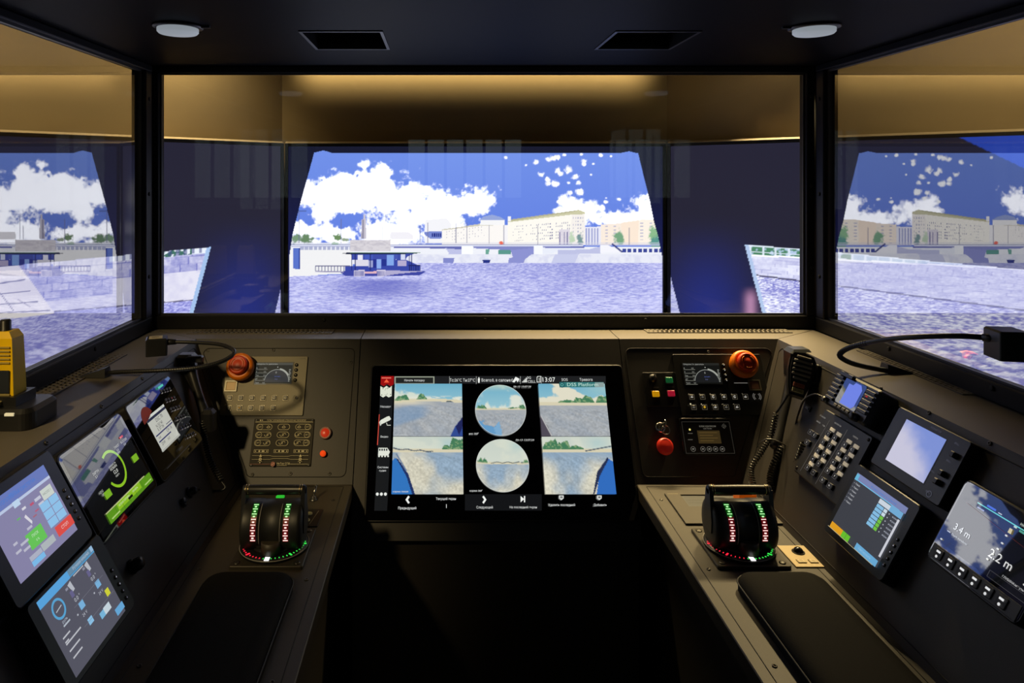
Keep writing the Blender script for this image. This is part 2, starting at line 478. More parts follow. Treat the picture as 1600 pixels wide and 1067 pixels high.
class Paint:
    def __init__(s, X, Y): s.X, s.Y = X, Y; s.aa = .5; s.rgb = np.zeros(X.shape + (3,))
    def mix(s, m, col, a=1.0):
        m = np.asarray(m, float) * a
        s.rgb = s.rgb * (1 - m[..., None]) + np.asarray(col) * m[..., None]
    def poly(s, pts, *c, a=1.0, k=1.0): s.mix(inpoly(s.X, s.Y, pts), lin(*c) * k, a)
    def rect(s, x0, y0, x1, y1, *c, a=1.0, k=1.0): s.mix((s.X >= x0) & (s.X < x1) & (s.Y >= y0) & (s.Y < y1), lin(*c) * k, a)
    def line(s, x0, y0, x1, y1, w, *c, a=1.0):
        L = math.hypot(x1 - x0, y1 - y0); dx, dy = (x1 - x0) / L, (y1 - y0) / L
        t = (s.X - x0) * dx + (s.Y - y0) * dy; d = np.abs((s.X - x0) * dy - (s.Y - y0) * dx)
        s.mix(((t >= 0) & (t <= L)) * np.clip((w / 2 - d) / s.aa + 1, 0, 1), lin(*c), a)
    def blob(s, x, y, rx, ry, seed, *c, amp=0.6, scale=None, soft=0.12, a=1.0, k=1.0):
        r = np.sqrt(((s.X - x) / rx) ** 2 + ((s.Y - y) / ry) ** 2)
        n = fbm(s.X, s.Y, scale or max(2.0, min(rx, ry) * 0.6), seed) - 0.5
        s.mix(sstep(-soft, soft, 1 - r + n * amp * 2), lin(*c) * k, a)

# ================================================================ THE HALL AND THE CABIN SHELL
def wbox(name, lo, hi, m, parent=None, kind=None, b=0.0):
    c = [(p + q) / 2 for p, q in zip(lo, hi)]; d = [q - p for p, q in zip(lo, hi)]
    o = MB().box((0, 0, 0), d, b).build(name, m, parent)
    o.location = c if parent is None else Vector(c) - parent.location
    if kind: o['kind'] = kind
    return o
def quadwall(name, a, b, z0, z1, t, m):
    """upright wall slab from a to b (plan), thickness t to the left of a->b"""
    a = Vector((a[0], a[1], 0)); b = Vector((b[0], b[1], 0)); d = (b - a).normalized(); n = Vector((-d.y, d.x, 0)) * t
    mid = (a + b) / 2; mid.z = z0
    lo = [a - mid, b - mid, b + n - mid, a + n - mid]
    q0 = [(p.x, p.y, 0) for p in lo]; q1 = [(p.x, p.y, z1 - z0) for p in lo]
    o = MB().hexa(q0, q1).build(name, m); o.location = (mid.x, mid.y, z0); o['kind'] = 'structure'
    return o
GX0, GX1, GY = -0.725, 0.9316, 1.75            # planes of the two side panes and the front pane
wbox('floor', (-2.6, -3.0, -0.05), (2.8, 2.6, 0.0), M_FLOOR, kind='structure')
# hall walls behind the big screens
HALL_Z = 2.25
quadwall('wall_front', (0.700, 2.185), (-0.495, 2.185), 0.0, HALL_Z, -0.05, M_WALL)
quadwall('wall_left', (-0.495, 2.185), (-1.795, 0.885), 0.0, HALL_Z, -0.05, M_WALL)
quadwall('wall_right', (2.000, 1.014), (0.700, 2.185), 0.0, HALL_Z, -0.05, M_WALL)
quadwall('wall_left_rear', (-1.795, 0.885), (-1.795, -2.6), 0.0, HALL_Z, -0.05, M_ROOMDARK)
quadwall('wall_right_rear', (2.000, -2.6), (2.000, 1.014), 0.0, HALL_Z, -0.05, M_ROOMDARK)
quadwall('wall_back', (-1.795, -2.6), (2.000, -2.6), 0.0, HALL_Z, -0.05, M_ROOMDARK)
wbox('ceiling_hall', (-1.9, -2.7, HALL_Z), (2.1, 2.3, HALL_Z + 0.05), M_ROOMDARK, kind='structure')
# lit windows of the hall behind the camera, faintly mirrored in the front pane
M_DAY = mat('daylit_window_glass', (0.5, 0.55, 0.55), 0.3, emit=(0.75, 0.9, 0.85), estr=0.45)
M_BLIND = mat('grey_blind_slat', (0.12, 0.13, 0.13), 0.6)
def back_window(n, x0, x1, z0, z1, cols):
    r = empty('window_%d' % n, loc=((x0 + x1) / 2, -2.6, z0), kind='structure')
    w = (x1 - x0) / cols
    for i in range(cols):
        MB().box((x0 + w * (i + .5) - r.location.x, 0.008, (z1 - z0) / 2), (w * 0.86, 0.012, z1 - z0)).build('pane', M_DAY, r)
    fr = MB()
    for i in range(cols + 1): fr.box((x0 + w * i - r.location.x, 0.018, (z1 - z0) / 2), (w * 0.15, 0.03, z1 - z0 + .06))
    for k in (0, 1): fr.box((0, 0.018, k * (z1 - z0)), (x1 - x0, 0.03, 0.06))
    fr.build('frame', M_BLIND, r)
back_window(4, -0.30, 0.70, 1.20, 1.76, 6)
back_window(5, -2.55 + 0.8, -1.55 + 0.2, 1.10, 1.85, 3)
back_window(6, 1.45, 1.90, 1.15, 1.85, 3)

# cabin ceiling with two recessed hatches
HX = [(-0.268, -0.110), (0.325, 0.487)]; HY = (1.315, 1.50)
cl = MB()
Z0, Z1 = 1.675, 1.715
ex = [-0.765, HX[0][0], HX[0][1], HX[1][0], HX[1][1], 0.972]; ey = [-0.6, HY[0], HY[1], 1.79]
for i in range(5):
    for j in range(3):
        if j == 1 and i in (1, 3): continue
        cl.box(((ex[i] + ex[i + 1]) / 2, (ey[j] + ey[j + 1]) / 2, (Z0 + Z1) / 2), (ex[i + 1] - ex[i], ey[j + 1] - ey[j], Z1 - Z0))
ceil = cl.build('ceiling', M_CEIL); ceil['kind'] = 'structure'
for k, (a, b) in enumerate(HX):
    d = Dev('ceiling_hatch', ['black recessed ceiling hatch nearest the left lamp', 'black recessed ceiling hatch nearest the right lamp'][k], 'hatch', 'ceiling', (a + b) / 2, -(HY[0] + HY[1]) / 2, group='recessed ceiling hatches')
    MB().frame(0, 0, -0.034, b - a, HY[1] - HY[0], 0.036, b - a - .012, HY[1] - HY[0] - .012).build('rim', M_BLACK, d.root)
    MB().box((0, 0, -0.032), (b - a - .010, HY[1] - HY[0] - .010, 0.004)).build('cover', M_GROOVE, d.root)
    for sx in (-1, 1):
        for sy in (-1, 1): MB().cyl((sx * (b - a - .03) / 2, sy * .07, -.030), .003, .002, 10).build('screw', M_DARK, d.root)
for k, (px, py) in enumerate([(278, 47.5), (1272, 48.5)]):
    u, v = at(px, py, 'ceiling', 0.008)
    d = Dev('ceiling_lamp', ['round white ceiling lamp above the left corner post', 'round white ceiling lamp above the right corner post'][k], 'lamp', 'ceiling', u, v, group='round ceiling lamps')
    MB().lathe([(0.044, 0), (0.044, 0.003), (0.040, 0.005), (0.036, 0.005)], 32).build('rim', M_SATIN, d.root)
    MB().lathe([(0.036, 0.002), (0.036, 0.011), (0.033, 0.014), (0.0, 0.015)], 32).build('diffuser', M_WHITE, d.root)
    MB().box((.05 * (1 if k == 0 else -1), 0, .002), (.016, .006, .004)).build('spring_clip', M_DARK, d.root)

# ---- windows
def window(n, plane, w, h, left, right, top, bottom, pane_mats, depth=0.035, screws=(), label=None):
    r = empty('window_%d' % n, matrix=plane, kind='structure')
    p = MB()
    vs = [(x, y, z) for z in (-0.003, 0.003) for (x, y) in ((-w / 2, 0), (w / 2, 0), (w / 2, h), (-w / 2, h))]
    p.add(vs, [(4, 5, 6, 7)], 0); p.add(vs, [(3, 2, 1, 0), (0, 1, 5, 4), (1, 2, 6, 5), (2, 3, 7, 6), (3, 0, 4, 7)], 1)
    me = bpy.data.meshes.new('pane'); me.from_pydata(p.v, [], p.f)
    for m in pane_mats: me.materials.append(m)
    me.polygons.foreach_set('material_index', p.mi)
    link('pane', me, r)
    e = 0.004
    MB().box((0, -bottom / 2, 0), (w + left + right, bottom, depth), 0.002).build('frame_bottom', M_FRAME, r)
    MB().box((0, h + top / 2, 0), (w + left + right, top, depth), 0.002).build('frame_top', M_FRAME, r)
    MB().box((-w / 2 - left / 2, h / 2, 0), (left, h, depth), 0.002).build('frame_side', M_FRAME, r)
    MB().box((w / 2 + right / 2, h / 2, 0), (right, h, depth), 0.002).build('frame_side', M_FRAME, r)
    MB().frame(0, h / 2, 0.003, w, h, 0.004, w - 2 * e, h - 2 * e).build('gasket', M_GASKET, r)
    for (x, y) in screws:
        MB().lathe([(0.0045, 0), (0.0045, 0.002), (0.003, 0.003), (0, 0.0022)], 12, (x, y, depth / 2)).build('screw', M_GROOVE, r)
    return r
M_GASKET = mat('grey_gasket', (0.05, 0.05, 0.055), 0.4)
def basis(o, u, v):
    m = Matrix((Vector(u), Vector(v), Vector(u).cross(Vector(v)))).transposed().to_4x4(); m.translation = Vector(o); return m
WZ0, WZ1 = 1.061, 1.659
x0, x1 = -0.697, 0.899
scr = [((px - CX) * GY / FPX - (x0 + x1) / 2, -0.010) for px in (508, 757, 1005)]
window(1, basis(((x0 + x1) / 2, GY, WZ0), (1, 0, 0), (0, 0, 1)), x1 - x0, WZ1 - WZ0, 0.022, 0.022, 0.016, 0.033, (M_PANE, M_PANE), screws=scr + [(-(x1 - x0) / 2 - .011, q) for q in (.12, .32, .54)] + [((x1 - x0) / 2 + .011, q) for q in (.12, .32, .54)])
yb, yf = -0.45, 1.686
window(2, basis((GX0, (yb + yf) / 2, WZ0), (0, 1, 0), (0, 0, 1)), yf - yb, WZ1 - WZ0, 0.04, 0.034, 0.016, 0.033, (M_SIDE, M_SIDE_OUT),
       screws=[((yf - yb) / 2 + .017, q) for q in (.10, .30, .53)] + [(q, -0.010) for q in (.1, .55, .82)])
window(3, basis((GX1, (yb + yf) / 2, WZ0), (0, -1, 0), (0, 0, 1)), yf - yb, WZ1 - WZ0, 0.034, 0.04, 0.016, 0.033, (M_SIDE, M_SIDE_OUT),
       screws=[(-(yf - yb) / 2 - .017, q) for q in (.10, .30, .53)] + [(q, -0.010) for q in (-.1, -.55, -.82)])
for n, x in ((1, GX0 - 0.006), (2, GX1 + 0.006)):
    m = MB().lathe([(0.0225, 0), (0.0225, 0.66)], 12).box((0.0, 0.012, 0.33), (0.05, 0.03, 0.66))
    o = m.build('trim_%d' % n, M_FRAME); o.location = (x, GY - 0.008, 1.022); o['kind'] = 'structure'
for n, x in ((3, GX0), (4, GX1)):
    wbox('trim_%d' % n, (x - .02, -0.49, 0.0), (x + .02, 1.72, 1.026), M_FRAME, kind='structure')
wbox('trim_5', (GX0, GY - .012, 0.0), (GX1, GY + .014, 1.026), M_FRAME, kind='structure')
wbox('trim_6', (GX0 - .02, -0.53, 0.0), (GX0 + .02, -0.492, 1.675), M_FRAME, kind='structure')
wbox('trim_7', (GX1 - .02, -0.53, 0.0), (GX1 + .02, -0.492, 1.675), M_FRAME, kind='structure')
# lamp housings of the strips around the cabin
for k, (nm, lo, ta, sx, sy, pw, sp) in enumerate(STRIPS):
    r = empty('led_strip', ['warm ceiling strip lamp over the front screen', 'warm short strip lamp over the front left corner', 'warm strip lamp along the roof edge over the front ledge', 'warm strip lamp over the left screen', 'warm strip lamp over the right screen'][k], 'lamp', loc=(lo[0], lo[1], lo[2] + .01), group='strip lamps around the cabin')
    MB().slab(0, 0, 0.0, sx + .02, sy + .02, 0.02, 0.004).build('housing', M_DARK, r)
    MB().cyl((0, 0, 0.02), .006, HALL_Z - lo[2] - .03).build('hanger', M_DARK, r)

for k, (nm, lo, ta, cone, pw) in enumerate(SPOTS):
    r = empty('spot_lamp', ['black spot lamp hung over the front right corner of the cabin', 'black spot lamp hung outside the left window of the cabin'][k], 'lamp', loc=lo, group='spot lamps over the cabin')
    aim = (Vector(ta) - Vector(lo)).to_track_quat('-Z', 'Y').to_matrix().to_4x4()
    o = MB().lathe([(.036, .032), (.036, .062), (.020, .075), (0, .076)], 20).build('can', M_DARK, r); o.matrix_local = aim
    o = MB().lathe([(.004, 0), (.004, HALL_Z - lo[2] - .075)], 8, (0, 0, .075)).build('hanger', M_DARK, r)
# ================================================================ THE THREE BIG SCREENS
r2 = math.sqrt(0.5)
a3 = math.radians(42)
PLANES['tv_front'] = (Vector((0, 2.126, EYE)), Vector((1, 0, 0)), Vector((0, 0, 1)))
PLANES['tv_left'] = (Vector((-0.476, 2.122, EYE)), Vector((r2, r2, 0)), Vector((0, 0, 1)))
PLANES['tv_right'] = (Vector((0.681, 2.122, EYE)), Vector((math.cos(a3), -math.sin(a3), 0)), Vector((0, 0, 1)))
TV_TOP, TV_BOT, BEZ = 0.104, -0.56, 0.009
def big_screen(label, plane, u0, u1, nx, ny, paint):
    uc = (u0 + u1) / 2
    d = Dev('wall_screen', label, 'screen', plane, uc, TV_BOT, group='big simulator screens around the cabin')
    w, h = u1 - u0, TV_TOP - TV_BOT
    MB().box((0, h / 2, -0.025), (w, h, 0.038), 0.004).build('casing', M_BLACK, d.root)
    MB().frame(0, h / 2, -0.006, w, h, 0.008, w - 2 * BEZ, h - 2 * BEZ).build('bezel', M_SATIN, d.root)
    MB().hexa([(-w / 2, h, .002), (w / 2, h, .002), (w / 2, h, -.03), (-w / 2, h, -.03)], [(-w / 2, h + .001, .002), (w / 2, h + .001, .002), (w / 2, h + .0065, -.012), (-w / 2, h + .0065, -.012)]).build('top_trim', M_TVTRIM, d.root)
    us = np.linspace(u0 + BEZ, u1 - BEZ, nx); vs = np.linspace(TV_BOT + BEZ, TV_TOP - BEZ, ny)
    U, V = np.meshgrid(us, vs)
    o, uu, vv = PLANES[plane]
    W = np.array(o)[None, None] + U[..., None] * np.array(uu) + V[..., None] * np.array(vv)
    px = CX + FPX * W[..., 0] / W[..., 1]; py = CY - FPX * (W[..., 2] - EYE) / W[..., 1]
    rgb = paint(px, py)
    picture_grid('picture', d.root, us, vs, np.stack([U - uc, V - TV_BOT, np.full_like(U, -0.0035)], -1), np.clip(rgb, 0, 6))
    return d
DARKPIC = (42, 40, 57)  # dark of the picture, lifted to include reflection and backlight on the screen
def water(p, mask, seed, c0=(150, 152, 220), c1=(214, 214, 250)):
    X, Y = p.X, p.Y
    per = np.clip((Y - 385) / 110, 0.12, 1.4)
    n = fbm(X / (5.0 * per + .8), Y / (1.1 * per + .25), 1.6, seed, 4)
    big = fbm(X, Y * 2.5, 70, seed + 9, 3)
    t = np.clip((n - 0.5) * 2.3 + 0.5 + (big - .5) * .8, 0, 1)[..., None]
    p.rgb = np.where(mask[..., None], lin(*c0) * (1 - t) + lin(*c1) * t, p.rgb)
def A(x, y): return (440 + x / 4.852, 220 + y / 4.852)
def B(x, y): return (740 + x / 4.852, 220 + y / 4.852)
def clouds(p, els, seed, amp=0.55):
    d = np.full(p.X.shape, -9.0)
    for (x, y, rx, ry) in els:
        d = np.maximum(d, (1 - np.sqrt(((p.X - x) / rx) ** 2 + ((p.Y - y) / ry) ** 2)) * min(rx, ry) / 22)
    n = fbm(p.X, p.Y, 22, seed, 6) - 0.5; n2 = fbm(p.X, p.Y, 6, seed + 50, 4) - .5
    m = sstep(-0.16, 0.34, d + n * amp * 2.8 + n2 * .75)
    p.mix(m, np.array([1.65, 1.65, 1.8]))
def paint_front(X, Y):
    p = Paint(X, Y)
    t = np.clip((Y - 235) / 150, 0, 1)[..., None]
    p.rgb = lin(112, 142, 228) * (1 - t) + lin(98, 126, 222) * t
    clouds(p, [(540, 300, 52, 32), (585, 300, 55, 30), (620, 312, 60, 26), (680, 325, 70, 22), (740, 316, 35, 20), (478, 305, 22, 26), (572, 252, 9, 6), (600, 272, 22, 14), (625, 267, 10, 7),
               (470, 362, 30, 14), (520, 366, 45, 16), (610, 362, 60, 22), (690, 350, 50, 16), (640, 340, 60, 20), (500, 330, 20, 18)], 5)
    clouds(p, [(905, 332, 42, 12), (940, 345, 50, 16), (985, 345, 40, 16), (1015, 325, 24, 22), (1020, 345, 40, 30), (890, 318, 14, 8)], 11, 0.5)
    rnd = random.Random(4)
    for (x, y, r) in [(567, 145, 13), (608, 128, 16), (640, 125, 12), (475, 160, 12), (400, 182, 8), (640, 225, 14), (665, 245, 14), (725, 222, 18), (835, 155, 13), (840, 175, 9), (515, 255, 13), (565, 290, 12),
                      (568, 325, 12), (620, 325, 16), (770, 275, 15), (795, 320, 14), (800, 390, 18), (733, 395, 11), (965, 110, 9), (690, 105, 8), (890, 255, 6), (1005, 465, 9), (1110, 445, 10), (750, 435, 12), (720, 320, 7), (240, 125, 9), (910, 175, 6), (645, 460, 9), (1010, 435, 6), (820, 105, 8), (1045, 118, 5)]:
        bx, by = B(x, y)
        p.blob(bx, by, r / 3.4, r / 4.2, int(x * 3 + y), 250, 250, 255, amp=1.0, scale=4.5, soft=.55, k=1.25)
    # far shore, left to right
    p.poly([A(0, 770), A(2, 720), A(80, 715), A(230, 740), A(240, 775), A(700, 775), A(700, 830), A(0, 830)], 226, 228, 240)
    for (x, y, rx, ry, c) in [(110, 740, 40, 30, (120, 150, 120)), (185, 745, 50, 30, (105, 135, 100)), (420, 735, 35, 25, (110, 140, 95)), (400, 785, 30, 22, (150, 185, 140)), (480, 750, 25, 14, (150, 165, 140)), (90, 800, 18, 20, (110, 140, 150))]:
        ax, ay = A(x, y); p.blob(ax, ay, rx / 4.85, ry / 4.85, int(x), *c, amp=.7, scale=4, soft=.3)
    p.poly([A(600, 745), A(606, 600), A(618, 590), A(622, 555), A(634, 560), A(640, 640), A(645, 745)], 186, 180, 196)     # obelisk
    p.poly([A(606, 745), A(610, 600), A(622, 595), A(622, 745)], 150, 145, 165)
    p.poly([A(820, 745), A(825, 690), A(960, 690), A(1000, 715), A(1000, 750)], 236, 232, 240)
    p.poly([A(1085, 775), A(1085, 600), A(1250, 585), A(1290, 630), A(1290, 775)], 238, 236, 242)
    p.poly([A(1080, 690), A(1215, 685), A(1215, 740), A(1130, 745), A(1080, 710)], 120, 135, 205)
    for i in range(5): p.poly([A(1140 + i * 15, 700), A(1150 + i * 15, 700), A(1150 + i * 15, 728), A(1140 + i * 15, 728)], 35, 45, 130)
    # long pale buildings
    p.poly([A(1215, 775), A(1215, 680), A(1504, 630), (740, 352), (788, 345), (788, 382), (690, 382)], 246, 240, 236)
    p.poly([A(1215, 680), A(1215, 672), A(1504, 630), B(0, 628), B(225, 628), B(225, 640), B(0, 645), A(1504, 645)], 196, 190, 168)
    p.poly([B(50, 640), B(52, 598), B(235, 598), B(235, 640)], 240, 238, 240)
    p.poly([B(45, 600), B(75, 575), B(140, 560), B(205, 578), B(240, 600)], 150, 165, 215)
    p.poly([B(225, 790), B(225, 640), B(260, 640), B(260, 790)], 240, 236, 240)
    p.poly([B(262, 790), B(262, 615), B(745, 560), B(845, 555), B(845, 790)], 248, 242, 232)
    p.poly([B(735, 790), B(745, 560), B(845, 555), B(845, 790)], 240, 232, 226)
    p.poly([B(262, 618), B(262, 608), B(750, 533), B(800, 522), B(845, 540), B(845, 556), B(745, 560)], 190, 186, 140)
    p.poly([B(262, 600), B(750, 530), B(800, 522), B(750, 540), B(262, 612)], 160, 155, 105)
    p.rect(B(262, 0)[0], B(0, 575)[1], B(285, 0)[0], B(0, 610)[1], 236, 234, 240)
    rn = random.Random(2)
    for i in range(30):                                   # windows
        fx = i / 29; x = 300 + fx * 430
        top = 640 - fx * 30
        for k in range(6):
            if rn.random() < 0.55:
                y = top + 22 * k + 10; bx, by = B(x, y)
                s = 0.5 + fx * 0.5
                p.rect(bx - 0.7 * s, by - 1.3 * s, bx + 0.7 * s, by + 1.3 * s, 112, 112, 158, a=.9)
    for i in range(14):
        for k in range(4):
            if rn.random() < 0.6:
                x, y = A(1250 + i * 22, 690 - i * 3 + k * 22); p.rect(x - .5, y - .9, x + .5, y + .9, 140, 138, 168, a=.85)
    for i in range(5):
        for k in range(7):
            if rn.random() < 0.75: x, y = B(758 + i * 18, 585 + k * 26); p.rect(x - .8, y - 1.2, x + .8, y + 1.2, 140, 142, 180, a=.85)
    p.poly([B(650, 785), B(650, 670), B(730, 670), B(735, 785)], 205, 195, 215, a=.8)
    for x in (690, 712, 655): p.line(*B(x, 690), *B(x, 785), 1.2, 130, 125, 165)
    p.poly([B(845, 790), B(845, 655), B(965, 650), B(965, 790)], 226, 224, 240)
    for x in range(855, 965, 22): p.line(*B(x, 665), *B(x, 785), 1.6, 150, 155, 205)
    p.poly([B(965, 785), B(965, 635), B(1120, 625), B(1130, 785)], 244, 226, 210)
    p.poly([B(1130, 785), B(1120, 620), B(1280, 598), B(1375, 598), B(1400, 700), B(1400, 785)], 246, 222, 200)
    p.poly([B(1250, 785), B(1255, 600), B(1375, 598), B(1400, 700), B(1400, 785)], 248, 234, 218)
    for x in (1010, 1070, 1275, 1345):
        for k in range(6): bx, by = B(x, (650 if x < 1100 else 625) + k * 25); p.rect(bx - 1.6, by - .9, bx + 2.4, by + .9, 150, 150, 190, a=.8)
    for (x, y, rx, ry, c) in [(1105, 740, 40, 50, (120, 165, 130)), (750, 740, 20, 45, (175, 200, 165)), (810, 750, 22, 40, (120, 150, 150)), (1370, 720, 38, 75, (140, 185, 140)), (1385, 780, 40, 50, (90, 150, 140))]:
        bx, by = B(x, y); p.blob(bx, by, rx / 4.85, ry / 4.85, int(x), *c, amp=.8, scale=4, soft=.3)
    shore = (Y > 325) & (Y < 386)
    lum = p.rgb.mean(-1); p.mix(shore & (p.rgb[..., 0] > .33) & (p.rgb[..., 0] < 1.2), np.array([1.15, 1.12, 1.12]), .14)
    # bridge
    p.rect(455, B(0, 772)[1], 1035, B(0, 782)[1], 210, 210, 228, a=.55)
    p.rect(455, B(0, 784)[1], 912, B(0, 792)[1], 120, 125, 175)
    p.rect(455, B(0, 792)[1], 912, B(0, 800)[1], 224, 226, 242)
    p.rect(455, B(0, 800)[1], 912, B(0, 806)[1], 150, 152, 200)
    p.rect(915, B(0, 786)[1], 1035, B(0, 796)[1], 190, 192, 222)
    p.rect(455, B(0, 806)[1], 1035, B(0, 900)[1], 238, 238, 246)
    for x in range(140, 520, 34): p.poly([A(x, 800), A(x + 26, 800), A(x + 26, 830), A(x, 830)], 150, 155, 195, a=.8)
    for (x0_, x1_) in ((850, 1365),):
        p.poly([A(850, 806), A(1365, 806), A(1365, 835), A(1240, 818), A(1000, 814), A(850, 812)], 100, 105, 175)
        p.poly([A(1240, 815), A(1365, 825), A(1365, 905), A(1230, 895), A(1270, 850)], 190, 192, 228)
    p.poly([B(0, 806), B(455, 806), B(455, 860), B(300, 865), B(285, 830), B(0, 815)], 130, 135, 195)
    p.poly([B(190, 830), B(285, 828), B(285, 862), B(190, 866)], 90, 150, 140)
    p.poly([B(90, 825), B(120, 825), B(115, 870), B(95, 868)], 110, 165, 150)
    p.poly([B(525, 806), B(840, 806), B(850, 830), B(640, 835), B(600, 855), B(525, 855)], 232, 234, 246)
    p.poly([B(525, 806), B(840, 800), B(840, 815), B(560, 816)], 110, 115, 180)
    p.poly([B(640, 830), B(880, 822), B(965, 800), B(965, 855), B(640, 862)], 190, 192, 226)
    p.poly([A(1365, 800), A(1450, 800), A(1450, 900), A(1365, 905)], 250, 250, 252)
    p.poly([B(455, 796), B(525, 796), B(525, 890), B(455, 890)], 246, 246, 252)
    p.poly([B(960, 790), B(1020, 790), B(1130, 845), B(960, 850)], 244, 242, 250)
    p.line(*B(1050, 780), *B(1130, 845), 2.2, 60, 66, 130)
    for i in range(10): x = 1130 + i * 40; p.poly([B(x, 820), B(x + 28, 820), B(x + 28, 845), B(x, 845)], 60, 72, 150)
    # embankment
    p.rect(455, B(0, 862)[1], 1035, B(0, 935)[1], 232, 232, 244)
    p.poly([A(0, 830), A(530, 830), A(540, 1010), A(300, 1015), A(0, 1060)], 240, 238, 240)
    n = fbm(X, Y, 9, 3); p.mix(((Y > 397) & (X > 600)) * np.clip((n - .45) * 2, 0, .35), lin(190, 192, 226))
    p.poly([A(1225, 890), A(1310, 890), A(1300, 940), A(1225, 935)], 130, 136, 200)
    p.poly([B(280, 830), B(455, 812), B(455, 850), B(390, 900), B(380, 930), B(262, 930), B(270, 890), B(300, 885)], 140, 144, 206)
    p.poly([B(620, 862), B(800, 858), B(770, 925), B(590, 925)], 200, 202, 232)
    p.blob(*B(210, 775), 3.4, 2.6, 3, 235, 110, 90, amp=.3, scale=3)
    # water
    wl = 412 + 0 * X
    bank = np.where(X < 560, 432 - (X - 455) * 0.035, 411.5)
    water(p, Y > bank, 21)
    p.mix((Y > bank) * np.exp(-((X - 600) / 75) ** 2) * sstep(434, 440, Y) * (1 - sstep(452, 475, Y)), lin(95, 100, 190), .75)
    p.mix((Y > bank) * np.exp(-((X - 905) / 60) ** 2) * (1 - sstep(412, 470, Y)), lin(130, 134, 205), .45)
    p.mix((Y > bank) * np.exp(-((X - 780) / 25) ** 2) * (1 - sstep(412, 440, Y)), lin(130, 134, 205), .35)
    # motor boat
    p.poly([B(68, 905), B(128, 905), B(122, 925), B(74, 925)], 40, 52, 130)
    p.poly([B(75, 905), B(85, 892), B(110, 892), B(125, 905)], 200, 205, 235)
    # lamp posts
    for (x, y0_, y1_) in [(130, 530, 775), (450, 590, 775), (765, 645, 750), (790, 560, 750), (1050, 640, 770), (1108, 620, 775), (1322, 625, 775), (1405, 622, 775)]:
        p.line(*A(x, y0_), *A(x, y1_), 0.9, 110, 112, 150, a=.8)
    p.line(*A(105, 533), *A(185, 533), 1.2, 70, 80, 120, a=.8)
    for (x, y0_, y1_) in [(118, 640, 780), (230, 640, 790), (488, 640, 790), (1182, 660, 790)]: p.line(*B(x, y0_), *B(x, y1_), .9, 120, 120, 150, a=.75)
    # granite abutment behind the pontoon, board at the left edge
    p.poly([A(520, 835), A(520, 752), A(828, 750), A(828, 835)], 216, 210, 216)
    m = inpoly(X, Y, [A(520, 835), A(520, 752), A(828, 750), A(828, 835)])
    p.mix(m * np.clip((fbm(X, Y * 2, 5, 8) - .4) * 2, 0, .6), lin(178, 172, 186))
    p.poly([A(85, 815), A(135, 812), A(135, 975), A(85, 970)], 90, 115, 200)
    p.line(*A(133, 815), *A(133, 975), 1.6, 40, 60, 150)
    # landing pontoon
    p.poly([A(445, 850), A(690, 845), A(1055, 848), A(1010, 858), A(500, 862)], 22, 32, 60)
    p.poly([A(520, 846), A(1050, 846), A(1050, 850), A(520, 851)], 90, 130, 110)
    p.poly([A(525, 862), A(1000, 858), A(950, 880), A(940, 900), A(530, 905)], 62, 76, 165)
    p.poly([A(560, 905), A(940, 900), A(1050, 950), A(1050, 990), A(480, 990), A(480, 950), A(560, 948)], 58, 72, 165)
    for (xa, xb, ya, yb_, c) in [(575, 615, 865, 905, (232, 230, 244)), (560, 660, 905, 950, (220, 216, 230)), (795, 850, 865, 945, (130, 165, 230)), (720, 752, 900, 970, (140, 170, 232)), (690, 716, 900, 965, (40, 50, 140)),
                                 (760, 790, 900, 950, (40, 52, 140)), (880, 945, 908, 950, (180, 170, 205)), (630, 690, 865, 900, (70, 90, 185)), (660, 690, 910, 960, (160, 165, 210)), (850, 880, 860, 900, (70, 85, 175)), (905, 935, 862, 905, (210, 215, 240))]:
        p.poly([A(xa, ya), A(xb, ya), A(xb, yb_), A(xa, yb_)], *c)
    p.poly([A(445, 1000), A(480, 985), A(1085, 988), A(1090, 995), A(1045, 1020), A(830, 1026), A(480, 1024)], 62, 70, 160)
    p.poly([A(745, 980), A(830, 985), A(1090, 988), A(860, 1012), A(760, 1030)], 176, 170, 206)
    p.poly([A(545, 982), A(628, 980), A(628, 1030), A(548, 1030)], 205, 198, 222)
    p.poly([A(722, 980), A(788, 980), A(778, 1030), A(725, 1030)], 210, 203, 226)
    for x in list(range(556, 625, 9)) + list(range(730, 780, 9)): p.line(*A(x, 986), *A(x, 1028), .7, 110, 110, 170)
    p.poly([A(628, 992), A(722, 990), A(722, 1005), A(628, 1008)], 225, 180, 190)
    for x in range(255, 480, 24): p.line(*A(x, 950), *A(x, 990), .7, 90, 95, 140)
    p.line(*A(255, 950), *A(520, 950), .8, 100, 100, 140); p.line(*A(255, 990), *A(470, 995), 1.4, 150, 145, 180)
    for x in range(970, 1055, 16): p.line(*A(x, 948), *A(x, 988), .9, 30, 36, 100)
    p.line(*A(960, 946), *A(1052, 946), 1.0, 30, 36, 100)
    for x in (530, 557, 672, 968, 985): p.line(*A(x, 862), *A(x, 985), .8, 35, 42, 110)
    p.rgb = p.rgb * 1.18
    # the frame of the simulated wheelhouse window
    win = [(452, 600), (452, 398), (457, 366), (467, 325), (490.6, 238.5), (505, 235), (519, 239), (968, 239.5), (983, 236.3), (997.6, 239.6), (1003, 262), (1010, 290), (1016, 315), (1022, 345), (1028.5, 368), (1035, 400), (1035, 600)]
    inside = inpoly(X, Y, win)
    tt = np.clip((Y - 240) / 250, 0, 1)[..., None] ** 1.5
    dark = lin(27, 29, 50) * (1 - tt) + lin(30, 36, 110) * tt  # dark surround, reflection and backlight put into its colour
    p.rgb = np.where(inside[..., None], p.rgb, dark)
    return p.rgb
